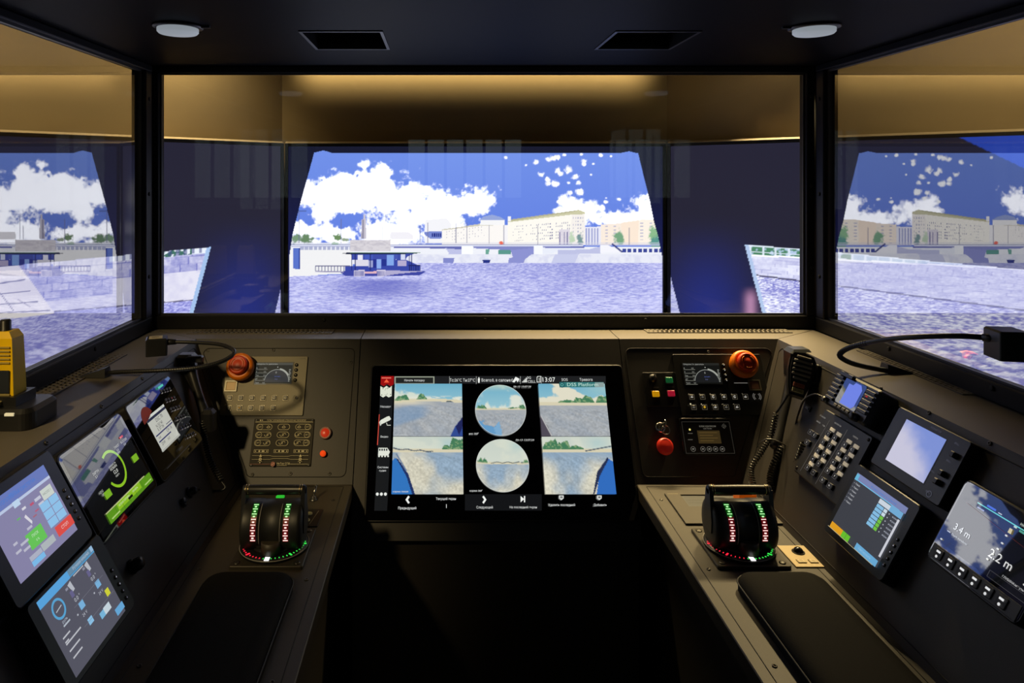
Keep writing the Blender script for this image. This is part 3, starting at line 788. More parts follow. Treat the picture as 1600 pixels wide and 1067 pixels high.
def masonry(p, mask, x0, y0, sl, ch, bw, c0, c1, seed):
    X, Y = p.X, p.Y
    yy = (Y - y0 + (X - x0) * sl) / ch; row = np.floor(yy)
    xx = (X - x0) / bw + (row % 2) * .5 + vnoise(row * 3.1, row * 0, seed) * .6
    fx = xx - np.floor(xx); fy = yy - row
    tone = vnoise(np.floor(xx) * 1.7, row * 2.3, seed + 3)
    joint = np.maximum(sstep(.86, 1.0, fy), sstep(.93, 1.0, fx))
    n = fbm(X, Y, 4, seed + 5)
    t = np.clip(tone * .5 + n * .6 - .1 + joint * .55, 0, 1)[..., None]
    col = lin(*c0) * (1 - t) + lin(*c1) * t
    p.rgb = np.where(mask[..., None], col, p.rgb)
def pillar_dark(p, cx, k):
    X, Y = p.X, p.Y
    p.rgb = np.zeros(X.shape + (3,)) + lin(*DARKPIC)
    g = sstep(330, 490, Y) * np.exp(-((X - cx) / 62.0) ** 2)
    p.mix(g, lin(40, 54, 150), .65)
def paint_left(X, Y):
    p = Paint(X, Y); pillar_dark(p, 385, 1)
    ytop = 386 + (330.6 - X) * 0.094
    xr = 330.6 - (Y - 386) * 0.265
    win = (Y > ytop) & (X < xr)
    q = Paint(X, Y); q.rgb = np.zeros(X.shape + (3,)) + lin(232, 230, 240)
    n = fbm(X, Y, 10, 40); q.mix(np.clip((n - .4) * 1.4, 0, .5), lin(212, 210, 232))
    masonry(q, (X > 32 + (Y - 417) * .62) & (Y < 472 - (X - 75) * .12) & ((X < 176) | (Y < 436 - (X - 176) * .10)), 0, 417, .09, 11.5, 26, (238, 236, 246), (150, 152, 208), 31)
    q.mix((Y < ytop + 9) & (X > 172), lin(235, 238, 245), 1)
    tr = fbm(X, Y, 5, 77); q.mix(((Y < ytop + 9) & (X > 255) & (X < 300)) * sstep(.42, .5, tr), lin(110, 150, 140))
    q.mix(((Y < ytop + 8) & (((X - 180) % 12) < 5) & (X > 180)), lin(110, 115, 165), .6)
    # steps
    st = (X < 32 + (Y - 417) * .75) & (Y < 497)
    q.mix(st, lin(246, 242, 242), 1)
    for (a, b, c) in [(0, 443, 40), (0, 460, 48), (0, 476, 60), (0, 489, 80)]: q.line(a, b, c, b - 6 + (b - 443) * .05, 1.3, 150, 148, 165)
    q.line(0, 457, 22, 486, .9, 170, 165, 180); q.line(28, 468, 48, 480, .9, 170, 165, 180)
    q.rect(206, 397, 210, 461, 60, 80, 170)
    ww = Y > np.where(X < 85, 500 - X * .12, 487 - (X - 85) * 0.083)
    water(q, ww, 55, (166, 166, 220), (224, 224, 250))
    q.mix((np.abs(Y - (487 - (X - 85) * 0.083)) < 1.0) & (X > 85), lin(110, 105, 130), .7)
    q.rgb = q.rgb ** 1.6 * 1.3
    p.rgb = np.where(win[..., None], q.rgb, p.rgb)
    p.mix((Y > ytop) & (X >= xr - 6.5) & (X < xr), lin(176, 206, 250), 1)
    # the view on the other side of the simulated post
    xl = 455 - (Y - 386) * 0.235
    q2 = Paint(X, Y); q2.rgb = np.zeros(X.shape + (3,)) + lin(238, 238, 246); water(q2, Y > 438, 23)
    p.rgb = np.where((X > xl)[..., None], q2.rgb, p.rgb)
    return p.rgb
def paint_right(X, Y):
    p = Paint(X, Y); pillar_dark(p, 1105, 1)
    p.mix(np.exp(-((X - 1172) / 9.0) ** 2) * sstep(445, 470, Y), lin(205, 150, 190), .8)
    ytop = 382.4 + np.clip(X - 1161, 0, 80) * 0.07 + np.clip(X - 1241, 0, 2000) * 0.094
    xr = 1163 + (Y - 383) * 0.257
    win = (Y > ytop) & (X > xr)
    q = Paint(X, Y); q.rgb = np.zeros(X.shape + (3,)) + lin(200, 214, 232)
    tr = fbm(X, Y, 6, 91); q.mix(sstep(.40, .5, tr) * (X < 1330), lin(120, 165, 140))
    q.mix(((X - 1170) % 20 < 3.2) | ((Y - ytop) % 9 < 1.6), lin(236, 240, 250), .85)
    wt = 399 + (X - 1177) * 0.052
    wb = 430 + (X - 1180) * 0.131
    masonry(q, Y > wt, 1180, 400, -.07, 5.2, 20, (240, 240, 250), (196, 196, 226), 61)
    q.mix(np.abs(Y - wt) < 1.3, lin(250, 250, 255), 1)
    water(q, Y > wb, 67, (160, 160, 216), (248, 248, 255))
    q.mix((np.abs(Y - wb) < 1.2), lin(95, 92, 120), .8)
    q.rgb = q.rgb ** 1.6 * 1.3
    p.rgb = np.where(win[..., None], q.rgb, p.rgb)
    p.mix((Y > ytop) & (X >= xr) & (X < xr + 6), lin(190, 212, 250), 1)
    # strip of simulated sky above the post
    p.mix(inpoly(X, Y, [(1448, 190), (2400, 190), (2400, 530), (1600, 263)]), lin(52, 84, 208), 1)
    xl = 1038 + (Y - 396) * 0.25
    q2 = Paint(X, Y); q2.rgb = np.zeros(X.shape + (3,)) + lin(238, 238, 246); water(q2, Y > 412, 23)
    p.rgb = np.where(((X < xl) & (Y > 360))[..., None], q2.rgb, p.rgb)
    return p.rgb
big_screen('big front simulator screen showing a river, a white bridge and a moored pontoon', 'tv_front', -0.4725, 0.6775, 592, 345, paint_front)
big_screen('big left simulator screen showing a stone embankment with steps', 'tv_left', -1.150, 0.0, 430, 300, paint_left)
big_screen('big right simulator screen showing a long quay wall with a railing', 'tv_right', 0.0, 1.150, 430, 300, paint_right)

# ================================================================ THE CONSOLE
def on(plane, u, v, off=0.0):
    o, uu, vv = PLANES[plane]; return o + uu * u + vv * v + uu.cross(vv) * off
SL = 0.31                                       # length of the sloping face down to the arm tops
XL, XR, AL0, AL1, AR0, AR1 = -0.567, 0.777, -0.4215, -0.187, 0.410, 0.6315
def module(name, label, pts, back):
    """console body: sloping face polygon (world points) extruded by the vector back"""
    r = empty(name, label, 'console', loc=tuple(sum((Vector(p) for p in pts), Vector()) / len(pts)))
    r.location.z = min(p[2] for p in pts)
    a = [Vector(p) - r.location for p in pts]; b = [q + Vector(back) for q in a]
    MB().hexa(a, b).build('body', M_PANEL, r)
    return r
fl = [on('front', XL, 0), on('front', AL1 - .001, 0), on('front', AL1 - .001, -SL), on('front', AL0, -SL)]
fr = [on('front', AR0 + .001, 0), on('front', XR, 0), on('front', AR1, -SL), on('front', AR0 + .001, -SL)]
fc = [on('front', AL1 + .001, 0), on('front', AR0 - .001, 0), on('front', AR0 - .001, -.415), on('front', AL1 + .001, -.415)]
mod_l = module('front_console', 'dark sloping console front below the window, left of the middle display', fl, (0, .11, -.020))
mod_r = module('front_console', 'dark sloping console front below the window, right of the middle display', fr, (0, .11, -.020))
mod_c = module('front_console', 'dark sloping console front that carries the wide middle display', fc, (0, .11, -.020))
YB = 0.30
ll = [on('left', YB, 0), on('left', 1.6265, 0), on('left', 1.6265 - SL * C62, -SL), on('left', YB, -SL)]
rr = [on('right', -1.6265, 0), on('right', -YB, 0), on('right', -YB, -SL), on('right', -(1.6265 - SL * C62), -SL)]
side_l = module('side_console', 'dark sloping side console under the left window', ll, (-.13, 0, -.020))
side_r = module('side_console', 'dark sloping side console under the right window', rr, (.13, 0, -.020))
def groove_loop(root, plane, pts, w=.0016):
    """shallow inset line round a removable panel, pts in surface coordinates"""
    o = [on(plane, u, v, .0004) - root.location for u, v in pts]
    MB().tube(o, w / 2, 4, closed=True).build('panel_joint', M_GROOVE, root)
def rscrew(root, plane, pts, r=.0035):
    for (u, v) in pts:
        m = MB().lathe([(r, 0), (r, .0012), (r * .75, .0018), (r * .45, .0018), (r * .42, .0006), (0, .0006)], 12)
        s = m.build('screw', M_SCREW, root)
        o, uu, vv = PLANES[plane]
        mm = Matrix((uu, vv, uu.cross(vv))).transposed().to_4x4(); mm.translation = on(plane, u, v) - root.location
        s.matrix_local = mm
M_SCREW = mat('socket_screw', (0.10, 0.095, 0.085), 0.35, 0.8)
def rr_pts(u0, v0, u1, v1, r, skew0=0.0, skew1=0.0, n=4):
    """rounded quad, left side sloping by skew0 and right side by skew1 from top to bottom"""
    c = [(u1, v1, 0), (u0, v1, 90), (u0 + skew0, v0, 180), (u1 + skew1, v0, 270)]; out = []
    sg = [(-1, -1), (1, -1), (1, 1), (-1, 1)]
    for (x, y, a0), (sx, sy) in zip(c, sg):
        for i in range(n + 1):
            a = math.radians(a0 + 90 * i / n)
            out.append((x + sx * r + r * math.cos(a), y + sy * r + r * math.sin(a)))
    return out
groove_loop(mod_l, 'front', rr_pts(XL + .022, -.295, AL1 - .012, -.022, .012, .130, -.004))
groove_loop(mod_r, 'front', rr_pts(AR0 + .012, -.295, XR - .022, -.022, .012, .004, -.130))
S_FL = [at(*p, 'front') for p in ((325, 547.5), (427.5, 547), (548.5, 566), (335, 641), (362.5, 719), (394.5, 741.5), (454, 740), (515, 740))]
rscrew(mod_l, 'front', S_FL)
rscrew(mod_r, 'front', [(0.597 - (u - .224 + .0) - .01, v) for u, v in [( .20, -.03), (.0, -.03), (.02, -.285), (.10, -.285)]])
groove_loop(side_l, 'left', rr_pts(YB + .05, -.297, 1.6265 - .03, -.014, .012, 0, -.128))
groove_loop(side_r, 'right', rr_pts(-1.6265 + .03, -.297, -YB - .05, -.014, .012, .128, 0))
rscrew(side_l, 'left', [at(*p, 'left') for p in ((222.5, 591.5), (158.5, 635), (72, 692))])
rscrew(side_r, 'right', [at(*p, 'right') for p in ((1377, 607.5), (1452, 645), (1547, 693))])
# knee panel under the middle display
kp = wbox('knee_panel', (AL1 + .002, 1.455, 0.0), (AR0 - .002, 1.475, .655), M_PANEL)
tag(kp, 'black upright knee panel under the middle display', 'panel')
for px in (660, 892):
    q = P(px, 981, 1.455)
    s = MB().lathe([(.003, 0), (.003, .002), (0, .003)], 10, axis='y').build('screw', M_METAL, kp)
    s.location = Vector((q.x, 1.455, q.z)) - kp.location; s.rotation_euler = (0, 0, math.pi)
# arms
def arm(label, x0, x1, inner):
    r = empty('arm_console', label, 'console', loc=((x0 + x1) / 2, .75, 0))
    w = x1 - x0
    yf_ = 1.6275 - SL * C62
    MB().box((0, (YB + yf_) / 2 - .75, .7425), (w, yf_ - YB, .025), .0015).build('top', M_ARM, r)
    MB().box((inner * -.012 + inner * (-w / 2 + w - .03) * 0, (YB + yf_) / 2 - .75, .364), (w - .05, yf_ - YB - .02, .728)).build('pedestal', M_PANEL, r)
    lp = [(x0 + .018 - (x0 + x1) / 2, YB + .02 - .75), (x1 - .018 - (x0 + x1) / 2, YB + .02 - .75), (x1 - .018 - (x0 + x1) / 2, yf_ - .012 - .75), (x0 + .018 - (x0 + x1) / 2, yf_ - .012 - .75)]
    MB().tube([(a, b, .7551) for a, b in lp], .0008, 4, closed=True).build('panel_joint', M_GROOVE, r)
    for (a, b) in [(x0 + .03, 1.41), (x1 - .03, 1.41), (x0 + .03, 1.16), (x1 - .03, 1.13), (x0 + .03, .93), (x1 - .03, .90)]:
        MB().lathe([(.0035, 0), (.0035, .0012), (.002, .0014), (.0017, .0004), (0, .0004)], 10, (a - (x0 + x1) / 2, b - .75, .755)).build('screw', M_SCREW, r)
    return r
arm_l = arm('left arm of the console with brown-black flat top', AL0 - .008, AL1, 1)
arm_r = arm('right arm of the console with lit brown flat top', AR0, AR1 + .008, -1)
# ledge with vents under the windows
lg = empty('window_ledge', 'brown-grey ledge with vent holes running under the three windows', 'ledge', loc=(.103, 1.69, 1.0))
T = .028
def ledge_piece(pts):
    MB().prism([(x - .103, y - 1.69) for x, y in pts], T - .012, T).build('ledge_panel', M_LEDGE, lg)
yb_, yf2 = YB, 1.7375
ledge_piece([(XL + .001, 1.6275), (AL1 - .001, 1.6275), (AL1 - .001, yf2), (GX0 + .02, yf2), (GX0 + .02, yf2 - .012)])
ledge_piece([(AL1 + .001, 1.6275), (AR0 - .001, 1.6275), (AR0 - .001, yf2), (AL1 + .001, yf2)])
ledge_piece([(AR0 + .001, 1.6275), (XR - .001, 1.6275), (GX1 - .02, yf2 - .012), (GX1 - .02, yf2), (AR0 + .001, yf2)])
ledge_piece([(GX0 + .021, yb_), (XL, yb_), (XL, 1.6265), (GX0 + .021, yf2 - .016)])
ledge_piece([(XR, yb_), (GX1 - .021, yb_), (GX1 - .021, yf2 - .016), (XR, 1.6265)])
def grille(c, n, rows, pitch, rowp, hw, hh, ang, skew=0.35):
    """plate with real slanted slots over a black tray"""
    m = MB(); W = n * pitch; H = rows * rowp; t = .0012
    t = .0022
    for r_ in range(rows):
        for k in range(n):
            cx = -W / 2 + (k + .5) * pitch; cy = -H / 2 + (r_ + .5) * rowp
            o = (r_ % 2 - .5) * pitch * .30
            edge = min(k, n - 1 - k)
            s = 1.0 if edge > 3 else (.45 + .14 * edge)
            q = [(cx - pitch / 2, cy - rowp / 2), (cx + pitch / 2, cy - rowp / 2), (cx + pitch / 2, cy + rowp / 2), (cx - pitch / 2, cy + rowp / 2)]
            i = [(cx + o + s * (a * hw + b * hh * skew), cy + s * b * hh) for a, b in ((-.5, -.5), (.5, -.5), (.5, .5), (-.5, .5))]
            vs = [(*p, t) for p in q] + [(*p, t) for p in i] + [(*p, 0) for p in i]
            fs = [(0, 1, 5, 4), (1, 2, 6, 5), (2, 3, 7, 6), (3, 0, 4, 7), (4, 5, 9, 8), (5, 6, 10, 9), (6, 7, 11, 10), (7, 4, 8, 11)]
            m.add(vs, fs)
    m.box((0, -H / 2 - .0005, t / 2), (W, .001, t)).box((0, H / 2 + .0005, t / 2), (W, .001, t)).box((-W / 2 - .0005, 0, t / 2), (.001, H, t)).box((W / 2 + .0005, 0, t / 2), (.001, H, t))
    m.box((0, 0, .0001), (W, H, .0002), mi=1)
    o = m.build('vent_grille', [M_LEDGE, M_GROOVE], lg)
    o.location = (c[0] - .103, c[1] - 1.69, T); o.rotation_euler = (0, 0, ang)
grille((-.435, 1.700), 32, 3, .0108, .014, .0070, .0115, 0)
grille((.668, 1.706), 32, 3, .0108, .012, .0070, .0098, 0)
grille((-.684, 1.340), 22, 4, .0128, .0110, .0090, .0078, math.pi / 2)
grille((.913, 1.360), 24, 4, .0128, .0100, .0092, .0070, math.pi / 2)

# ================================================================ MIDDLE DISPLAY
def scr_noise_tile(p, kind, seed):
    """one camera picture, unit square, x right, y down"""
    X, Y = p.X, p.Y; p.aa = .006
    hz = {'nl': .33 + .03 * (X - .5) ** 2 * 4, 'nr': .40 - 0 * X, 'kl': .26 + 0 * X, 'kr': .26 + 0 * X, 'cf': .49 + .0 * X, 'ca': .47 + 0 * X}[kind]
    sky_t, sky_b = ((112, 178, 205), (150, 200, 215)) if kind in ('nl', 'nr', 'cf') else ((206, 216, 205), (214, 222, 210))
    t = np.clip(Y / .4, 0, 1)[..., None]
    p.rgb = lin(*sky_t) * (1 - t) + lin(*sky_b) * t
    n = fbm(X, Y, .28, seed, 5)
    if kind == 'nl':
        p.mix(sstep(.44, .62, n + (.35 - X) * .5 + (Y - .18) * .8), lin(222, 230, 214), .95); p.mix(sstep(.45, .55, fbm(X * .8, Y * 2.2, .12, seed + 2)) * sstep(.22, .28, Y), lin(232, 234, 218))
    elif kind == 'nr':
        p.mix(sstep(.60, .70, n + .32 * np.exp(-(((X - .42) * .9 + (.17 - Y) * .9) / .14) ** 2) + .35 * np.exp(-((Y - .34) / .07) ** 2)), lin(232, 228, 206)); p.mix(sstep(.5, 1., X) * (1 - sstep(.1, .3, Y)), lin(168, 208, 206), .6)
    elif kind == 'cf':
        p.mix(sstep(.52, .66, n + (Y - .3) * .7), lin(226, 232, 218)); p.mix((1 - sstep(.0, .16, Y)), lin(190, 216, 196), .7)
    else:
        p.mix(sstep(.45, .65, n), lin(226, 230, 212), .6)
        p.mix(np.exp(-((X - .8) / .15) ** 2 - ((Y - .12) / .12) ** 2), lin(172, 206, 208), .6)
    # water
    w = Y > hz
    per = np.clip((Y - hz) / .5, .06, 1.5)
    wn = fbm(X / (.10 + .35 * per), Y / (.05 + .12 * per), .35, seed + 4, 4)
    if kind in ('nl', 'nr', 'cf'): wc = lin(150, 160, 172) * (1 - wn[..., None]) + lin(186, 188, 188) * wn[..., None]
    else:
        b = .85 * sstep(.30, .75, fbm(X * 1.2, Y * .8, .5, seed + 8, 3) + .18 * np.exp(-((X - (.6 if kind == 'kl' else .3)) / .25) ** 2) - (Y - .55) * .45)[..., None]
        wc = lin(218, 214, 194) * (1 - b) + lin(132, 164, 194) * b
        wc = wc * (.85 + .3 * wn[..., None])
    p.rgb = np.where(w[..., None], wc, p.rgb)
    gr = (fbm(X, Y, .025, seed + 6, 2) - .5)[..., None]
    p.rgb = np.where((Y > hz + .1)[..., None], p.rgb * (1 + gr * .5), p.rgb)
    if kind == 'nl': p.mix(w * sstep(.0, .2, .46 - np.abs(Y - .62 + (X - .1) * .42) * 2.2) * (1 - sstep(.35, .6, X)), lin(110, 150, 190), .55); p.mix(np.exp(-(((Y - .37) / .05) ** 2)) * (1 - sstep(.25, .7, X)), lin(218, 212, 190), .9)
    # shore
    sh = {'nl': .04, 'nr': .045, 'kl': .05, 'kr': .05, 'cf': .025, 'ca': .03}[kind]
    p.mix((Y > hz - sh) & (Y < hz + sh * .4), lin(222, 214, 184), 1)
    def trees(x0, x1, h, s_, col=(72, 128, 92)):
        top = hz - sh - h * (.35 + .75 * fbm(X, Y * 0, .07, seed + s_, 3)) * np.clip(np.minimum(X - x0, x1 - X) / .05, 0, 1)
        m = (X > x0) & (X < x1) & (Y > top) & (Y < hz - sh * .6)
        g = fbm(X, Y, .03, seed + s_ + 1, 3)
        p.mix(m, lin(*col), 1); p.mix(m * sstep(.5, .65, g), lin(150, 178, 130), .8)
    if kind == 'nl': trees(0, .22, .10, 1); trees(.33, .48, .17, 2); p.poly([(.76, .345), (.80, .325), (.86, .345), (.86, .36), (.77, .36)], 95, 105, 105)
    if kind == 'nr': trees(.28, .55, .05, 1); trees(.5, .82, .14, 2); trees(.84, 1.05, .20, 3)
    if kind == 'kl': trees(.70, .82, .12, 1); trees(.80, 1.05, .24, 2)
    if kind == 'kr': trees(.0, .25, .20, 1); trees(.2, .42, .16, 2); trees(.38, .6, .07, 3)
    if kind == 'cf': trees(.02, .22, .09, 1); trees(.84, 1.0, .09, 2); trees(.65, .86, .02, 5)
    if kind == 'ca': trees(.02, .22, .10, 1); trees(.88, 1.0, .07, 2)
    if kind in ('kl', 'ca', 'kr'):
        for i in range(20):
            a = i / 19
            if kind == 'kl': x = a * .55; y = .20 + .05 * a + .02 * abs(math.sin(a * 9)); p.line(x, y, x + .03, y + .005, .014, 78, 92, 108)
            if kind == 'kr': x = .62 + a * .40; y = .255 - .09 * a; p.line(x, y, x + .025, y - .005, .014, 78, 92, 108)
            if kind == 'ca': x = .28 + a * .6; y = .46 - .02 * math.sin(a * 9.4) ** 2; p.line(x, y, x + .035, y, .008, 90, 105, 110)
    # own ship
    if kind == 'nl': p.poly([(.82, 1.01), (.90, .80), (.98, .68), (1.01, .62), (1.01, 1.01)], 52, 78, 150); p.poly([(.90, .82), (1.01, .62), (1.01, .80), (.95, .98)], 34, 40, 92)
    if kind == 'nr': p.poly([(0, .62), (.03, .66), (.10, .82), (.16, 1.01), (0, 1.01)], 84, 78, 90); p.line(.01, .62, .15, 1.0, .012, 190, 190, 190)
    if kind == 'kl':
        p.poly([(0, .42), (.03, .38), (.07, .40), (.22, .66), (.30, 1.01), (0, 1.01)], 52, 120, 196); p.poly([(.05, .38), (.08, .40), (.23, .66), (.33, 1.01), (.29, 1.01), (.20, .69)], 34, 52, 104)
        p.line(.05, .30, .20, .60, .014, 110, 130, 160)
    if kind == 'kr':
        p.poly([(.90, .40), (.93, .38), (1.01, .45), (1.01, 1.01), (.72, 1.01), (.78, .70)], 52, 112, 196); p.poly([(.93, .36), (.94, .40), (.79, .70), (.69, 1.01), (.67, 1.01), (.76, .62)], 40, 50, 84)
    if kind == 'cf':
        p.poly([(.06, .72), (.18, .71), (.13, .78), (.32, .82), (.36, .84), (.46, .72), (.53, 1.02), (.20, 1.02)], 104, 160, 206); p.poly([(.46, .72), (.53, 1.02), (.40, 1.02), (.36, .86)], 128, 176, 214)
def tile(d, x0, y0, x1, y1, kind, seed, z, nx=104, ny=78, circle=False):
    us = np.linspace(0, 1, nx); vs = np.linspace(0, 1, ny)
    if circle:
        nr, na = 40, 96
        R, TH = np.meshgrid(np.linspace(0, .5, nr), np.linspace(0, 2 * math.pi, na))
        U = .5 + R * np.cos(TH); V = .5 + R * np.sin(TH)
    else: U, V = np.meshgrid(us, vs)
    p = Paint(U, V); scr_noise_tile(p, kind, seed)
    rgb = p.rgb
    if circle: rgb = np.where((R > .492)[..., None], lin(225, 230, 225), rgb)
    xyz = np.stack([x0 + (x1 - x0) * U, y1 + (y0 - y1) * V, np.full_like(U, z)], -1)
    picture_grid('camera_picture', d.root, None, None, xyz, rgb * .92)
md = Dev('touch_display', 'wide black touch display in the middle showing six boat camera pictures', 'display', 'front', 0.1245, -0.221)
MW, MH = 0.568, 0.320
MB().slab(0, 0, -0.004, MW, MH, 0.012, .010, .0015, 5).build('casing', M_SATIN, md.root)
MB().slab(0, 0, 0.008, MW - .006, MH - .006, 0.0006, .008, .0002, 5).build('cover_glass', M_GLASSBLK, md.root)
H0 = .0090
def ml(x, y):      # pixel of the 3.636x crop of the display -> local
    return md.l(560 + x / 3.636, 560 + y / 3.636, H0)
pc = Pic(H0)
WHT = (238, 240, 236); TX = (222, 224, 222)
def MR(x0, y0, x1, y1, c):
    a = ml(x0, y0); b = ml(x1, y0); c2 = ml(x1, y1); e = ml(x0, y1); pc.poly([e, c2, b, a], c)
def MT(s, x, y, h, c=TX, w=None, al='c'):
    a = ml(x, y); b = ml(x, y - h); sz = abs(b[1] - a[1]) / .70
    ww = None if w is None else abs(ml(x + w, y)[0] - a[0])
    pc.text(s, a[0], a[1], sz, c, al, ww)
# left menu strip
pc.poly([ml(128, 100), ml(90, 865), ml(163, 865), ml(203, 100)], (22, 24, 26))
MR(200, 100, 1405, 143, (30, 31, 33)); MR(205, 102, 432, 146, (150, 156, 140)); MR(212, 108, 425, 141, (34, 36, 34))
MT('Начать посадку', 318, 130, 12, w=116)
pc.poly([ml(128, 100), ml(202, 100), ml(200, 148), ml(183, 158), ml(163, 146), ml(143, 158), ml(126, 148)], (150, 14, 16))
pc.poly([ml(145, 137), ml(175, 137), ml(160, 117)], (240, 90, 60)); MR(132, 108, 186, 114, (235, 120, 100))
pc.poly([ml(125, 158), ml(143, 168), ml(160, 156), ml(176, 168), ml(190, 156), ml(189, 214), ml(172, 222), ml(157, 212), ml(140, 222), ml(124, 212)], (222, 226, 208))
for (x, y) in ((140, 172), (168, 168), (183, 205), (133, 208)): pc.disc(*ml(x, y), .0011, (60, 62, 60), 8)
pc.arc(*ml(160, 180), .0030, .0036, 200, 40, (90, 95, 90)); pc.arc(*ml(156, 200), .0030, .0036, 20, -140, (90, 95, 90))
MT('Маршрут', 154, 279, 11, w=62)
pc.poly([ml(117, 318), ml(121, 318), ml(111, 492), ml(106, 492)], (206, 74, 60))
pc.poly([ml(118, 362), ml(130, 375), ml(178, 352), ml(186, 345), ml(176, 328), ml(165, 330), ml(128, 350)], (222, 226, 212))
pc.poly([ml(117, 362), ml(124, 384), ml(131, 378), ml(128, 358)], (200, 204, 192)); pc.line(*ml(160, 366), *ml(164, 380), .0012, (222, 226, 212)); pc.line(*ml(164, 380), *ml(184, 380), .0012, (222, 226, 212))
MT('Видео', 147, 450, 11, w=44)
pc.poly([ml(115, 508), ml(165, 508), ml(176, 526), ml(180, 530), ml(170, 552), ml(112, 552)], (224, 228, 216))
for i in range(4): MR(118 + i * 13, 513, 126 + i * 13, 525, (40, 44, 48))
for i in range(4): pc.disc(*ml(118 + i * 17, 556), .0020, (224, 228, 216), 10)
MT('Системы', 139, 624, 11, w=62); MT('судна', 137, 642, 10, w=40)
for x in (108, 131, 154): pc.disc(*ml(x, 771), .0031, (230, 232, 226), 14)
# top bar
MT('Тс:26°C Тн:27°C', 590, 133, 17, w=145); MT('Всего:0, в салоне:0', 788, 133, 17, w=180); MT('0', 914, 133, 16)
for x in (517, 669, 919, 1038): MR(x - 1, 103, x + 2, 145, (150, 152, 150))
pc.disc(*ml(684, 112), .0014, WHT, 10); pc.poly([ml(678, 116), ml(690, 116), ml(688, 140), ml(680, 140)], WHT)
pc.poly([ml(874, 136), ml(892, 106), ml(912, 116), ml(904, 138), ml(896, 126), ml(886, 138)], WHT)
for i in range(4): MR(930 + i * 7, 132 - i * 7, 935 + i * 7, 138, WHT)
MT('3G', 968, 118, 14); MT('CELL', 983, 140, 14, w=46)
pc.poly([ml(1012, 108), ml(1018, 102), ml(1036, 102), ml(1036, 138), ml(1012, 138)], WHT); pc.poly([ml(1015, 110), ml(1020, 105), ml(1033, 105), ml(1033, 135), ml(1015, 135)], (30, 31, 33)); MT('1', 1024, 132, 20, WHT)
MT('13:07', 1078, 135, 26, WHT, w=78); MT('SOS', 1170, 130, 15, w=36); MT('Тревога', 1291, 130, 15, w=74)
# bottom bar
MR(605, 772, 1040, 864, (20, 21, 23))
for (x, s_) in ((280, -1), (715, 1)):
    w_ = 12 * s_
    pc.poly([ml(x + w_, 803), ml(x - w_ * .3, 826), ml(x - w_ * 1.0, 819), ml(x - w_ * .1, 803)], WHT); pc.poly([ml(x + w_, 803), ml(x - w_ * .1, 803), ml(x - w_ * 1.0, 787), ml(x - w_ * .3, 780)], WHT)
MT('Предыдущий', 277, 857, 14, w=104); MT('Текущий экран', 497, 804, 13, w=114); MT('1', 497, 850, 22, WHT); MT('Следующий', 716, 853, 14, w=94); MT('На последний экран', 935, 852, 13, w=156)
pc.poly([ml(920, 782), ml(940, 800), ml(920, 818)], WHT); MR(939, 782, 946, 818, WHT)
for x in (1151, 1366):
    pc.poly([ml(x - 13, 779), ml(x + 13, 779), ml(x + 13, 796), ml(x, 806), ml(x - 13, 796)], (215, 218, 214)); MR(x - 7, 784, x + 7, 795, (120, 122, 120))
MT('Удалить последний', 1153, 839, 13, w=152); MT('Добавить', 1371, 839, 13, w=74)
MT('нос 360°', 655, 434, 10, w=56); MT('корма 360°', 668, 757, 10, w=74)
TOPZ = pc.z + .0002
cells = [((208, 147), (590, 445), 'nl', 101), ((190, 448), (590, 772), 'kl', 202)]
a0 = ml(202, 147); a1 = ml(590, 444); b0 = ml(195, 447); b1 = ml(591, 773)
XA0, XA1 = ml(203, 300)[0], ml(590, 300)[0]; XB0, XB1 = ml(1030, 300)[0], ml(1412, 300)[0]
YT0, YT1, YM0, YM1 = ml(400, 147)[1], ml(400, 444)[1], ml(400, 447)[1], ml(400, 772)[1]
for (x0_, x1_, yt, yb2, k, s_) in ((XA0, XA1, YT0, YT1, 'nl', 101), (XA0, XA1, YM0, YM1, 'kl', 212), (XB0, XB1, YT0, YT1, 'nr', 333), (XB0, XB1, YM0, YM1, 'kr', 404)):
    tile(md, x0_, yb2, x1_, yt, k, s_, TOPZ)
for (cx, cy, r_, k, s_) in ((807, 295, 144, 'cf', 515), (818, 608, 150, 'ca', 616)):
    c_ = ml(cx, cy); rr_ = (ml(cx + r_, cy)[0] - ml(cx - r_, cy)[0]) / 2; ry_ = (ml(cx, cy - r_)[1] - ml(cx, cy + r_)[1]) / 2
    tile(md, c_[0] - rr_, c_[1] - ry_, c_[0] + rr_, c_[1] + ry_, k, s_, TOPZ, circle=True)
pc.z = TOPZ + .0001
MT('06-13 13:07:34', 930, 167, 9, w=100); MT('06-13 13:07:34', 945, 469, 9, w=104)
pc.poly([ml(1140, 138), ml(1390, 138), ml(1392, 166), ml(1140, 168)], (52, 118, 118)); pc.poly([ml(1340, 140), ml(1390, 140), ml(1392, 166), ml(1340, 167)], (140, 160, 158))
pc.disc(*ml(1154, 153), .0064, (36, 92, 96), 20); pc.arc(*ml(1154, 153), .0026, .0036, 0, 360, (120, 200, 190), 6)
MT('DSS Platform', 1270, 161, 19, (190, 226, 214), w=178)
MT('корма левая', 240, 762, 10, w=88); MT('нос левая', 240, 440, 8, (190, 194, 194), w=70)
pc.build('interface_picture', md.root)

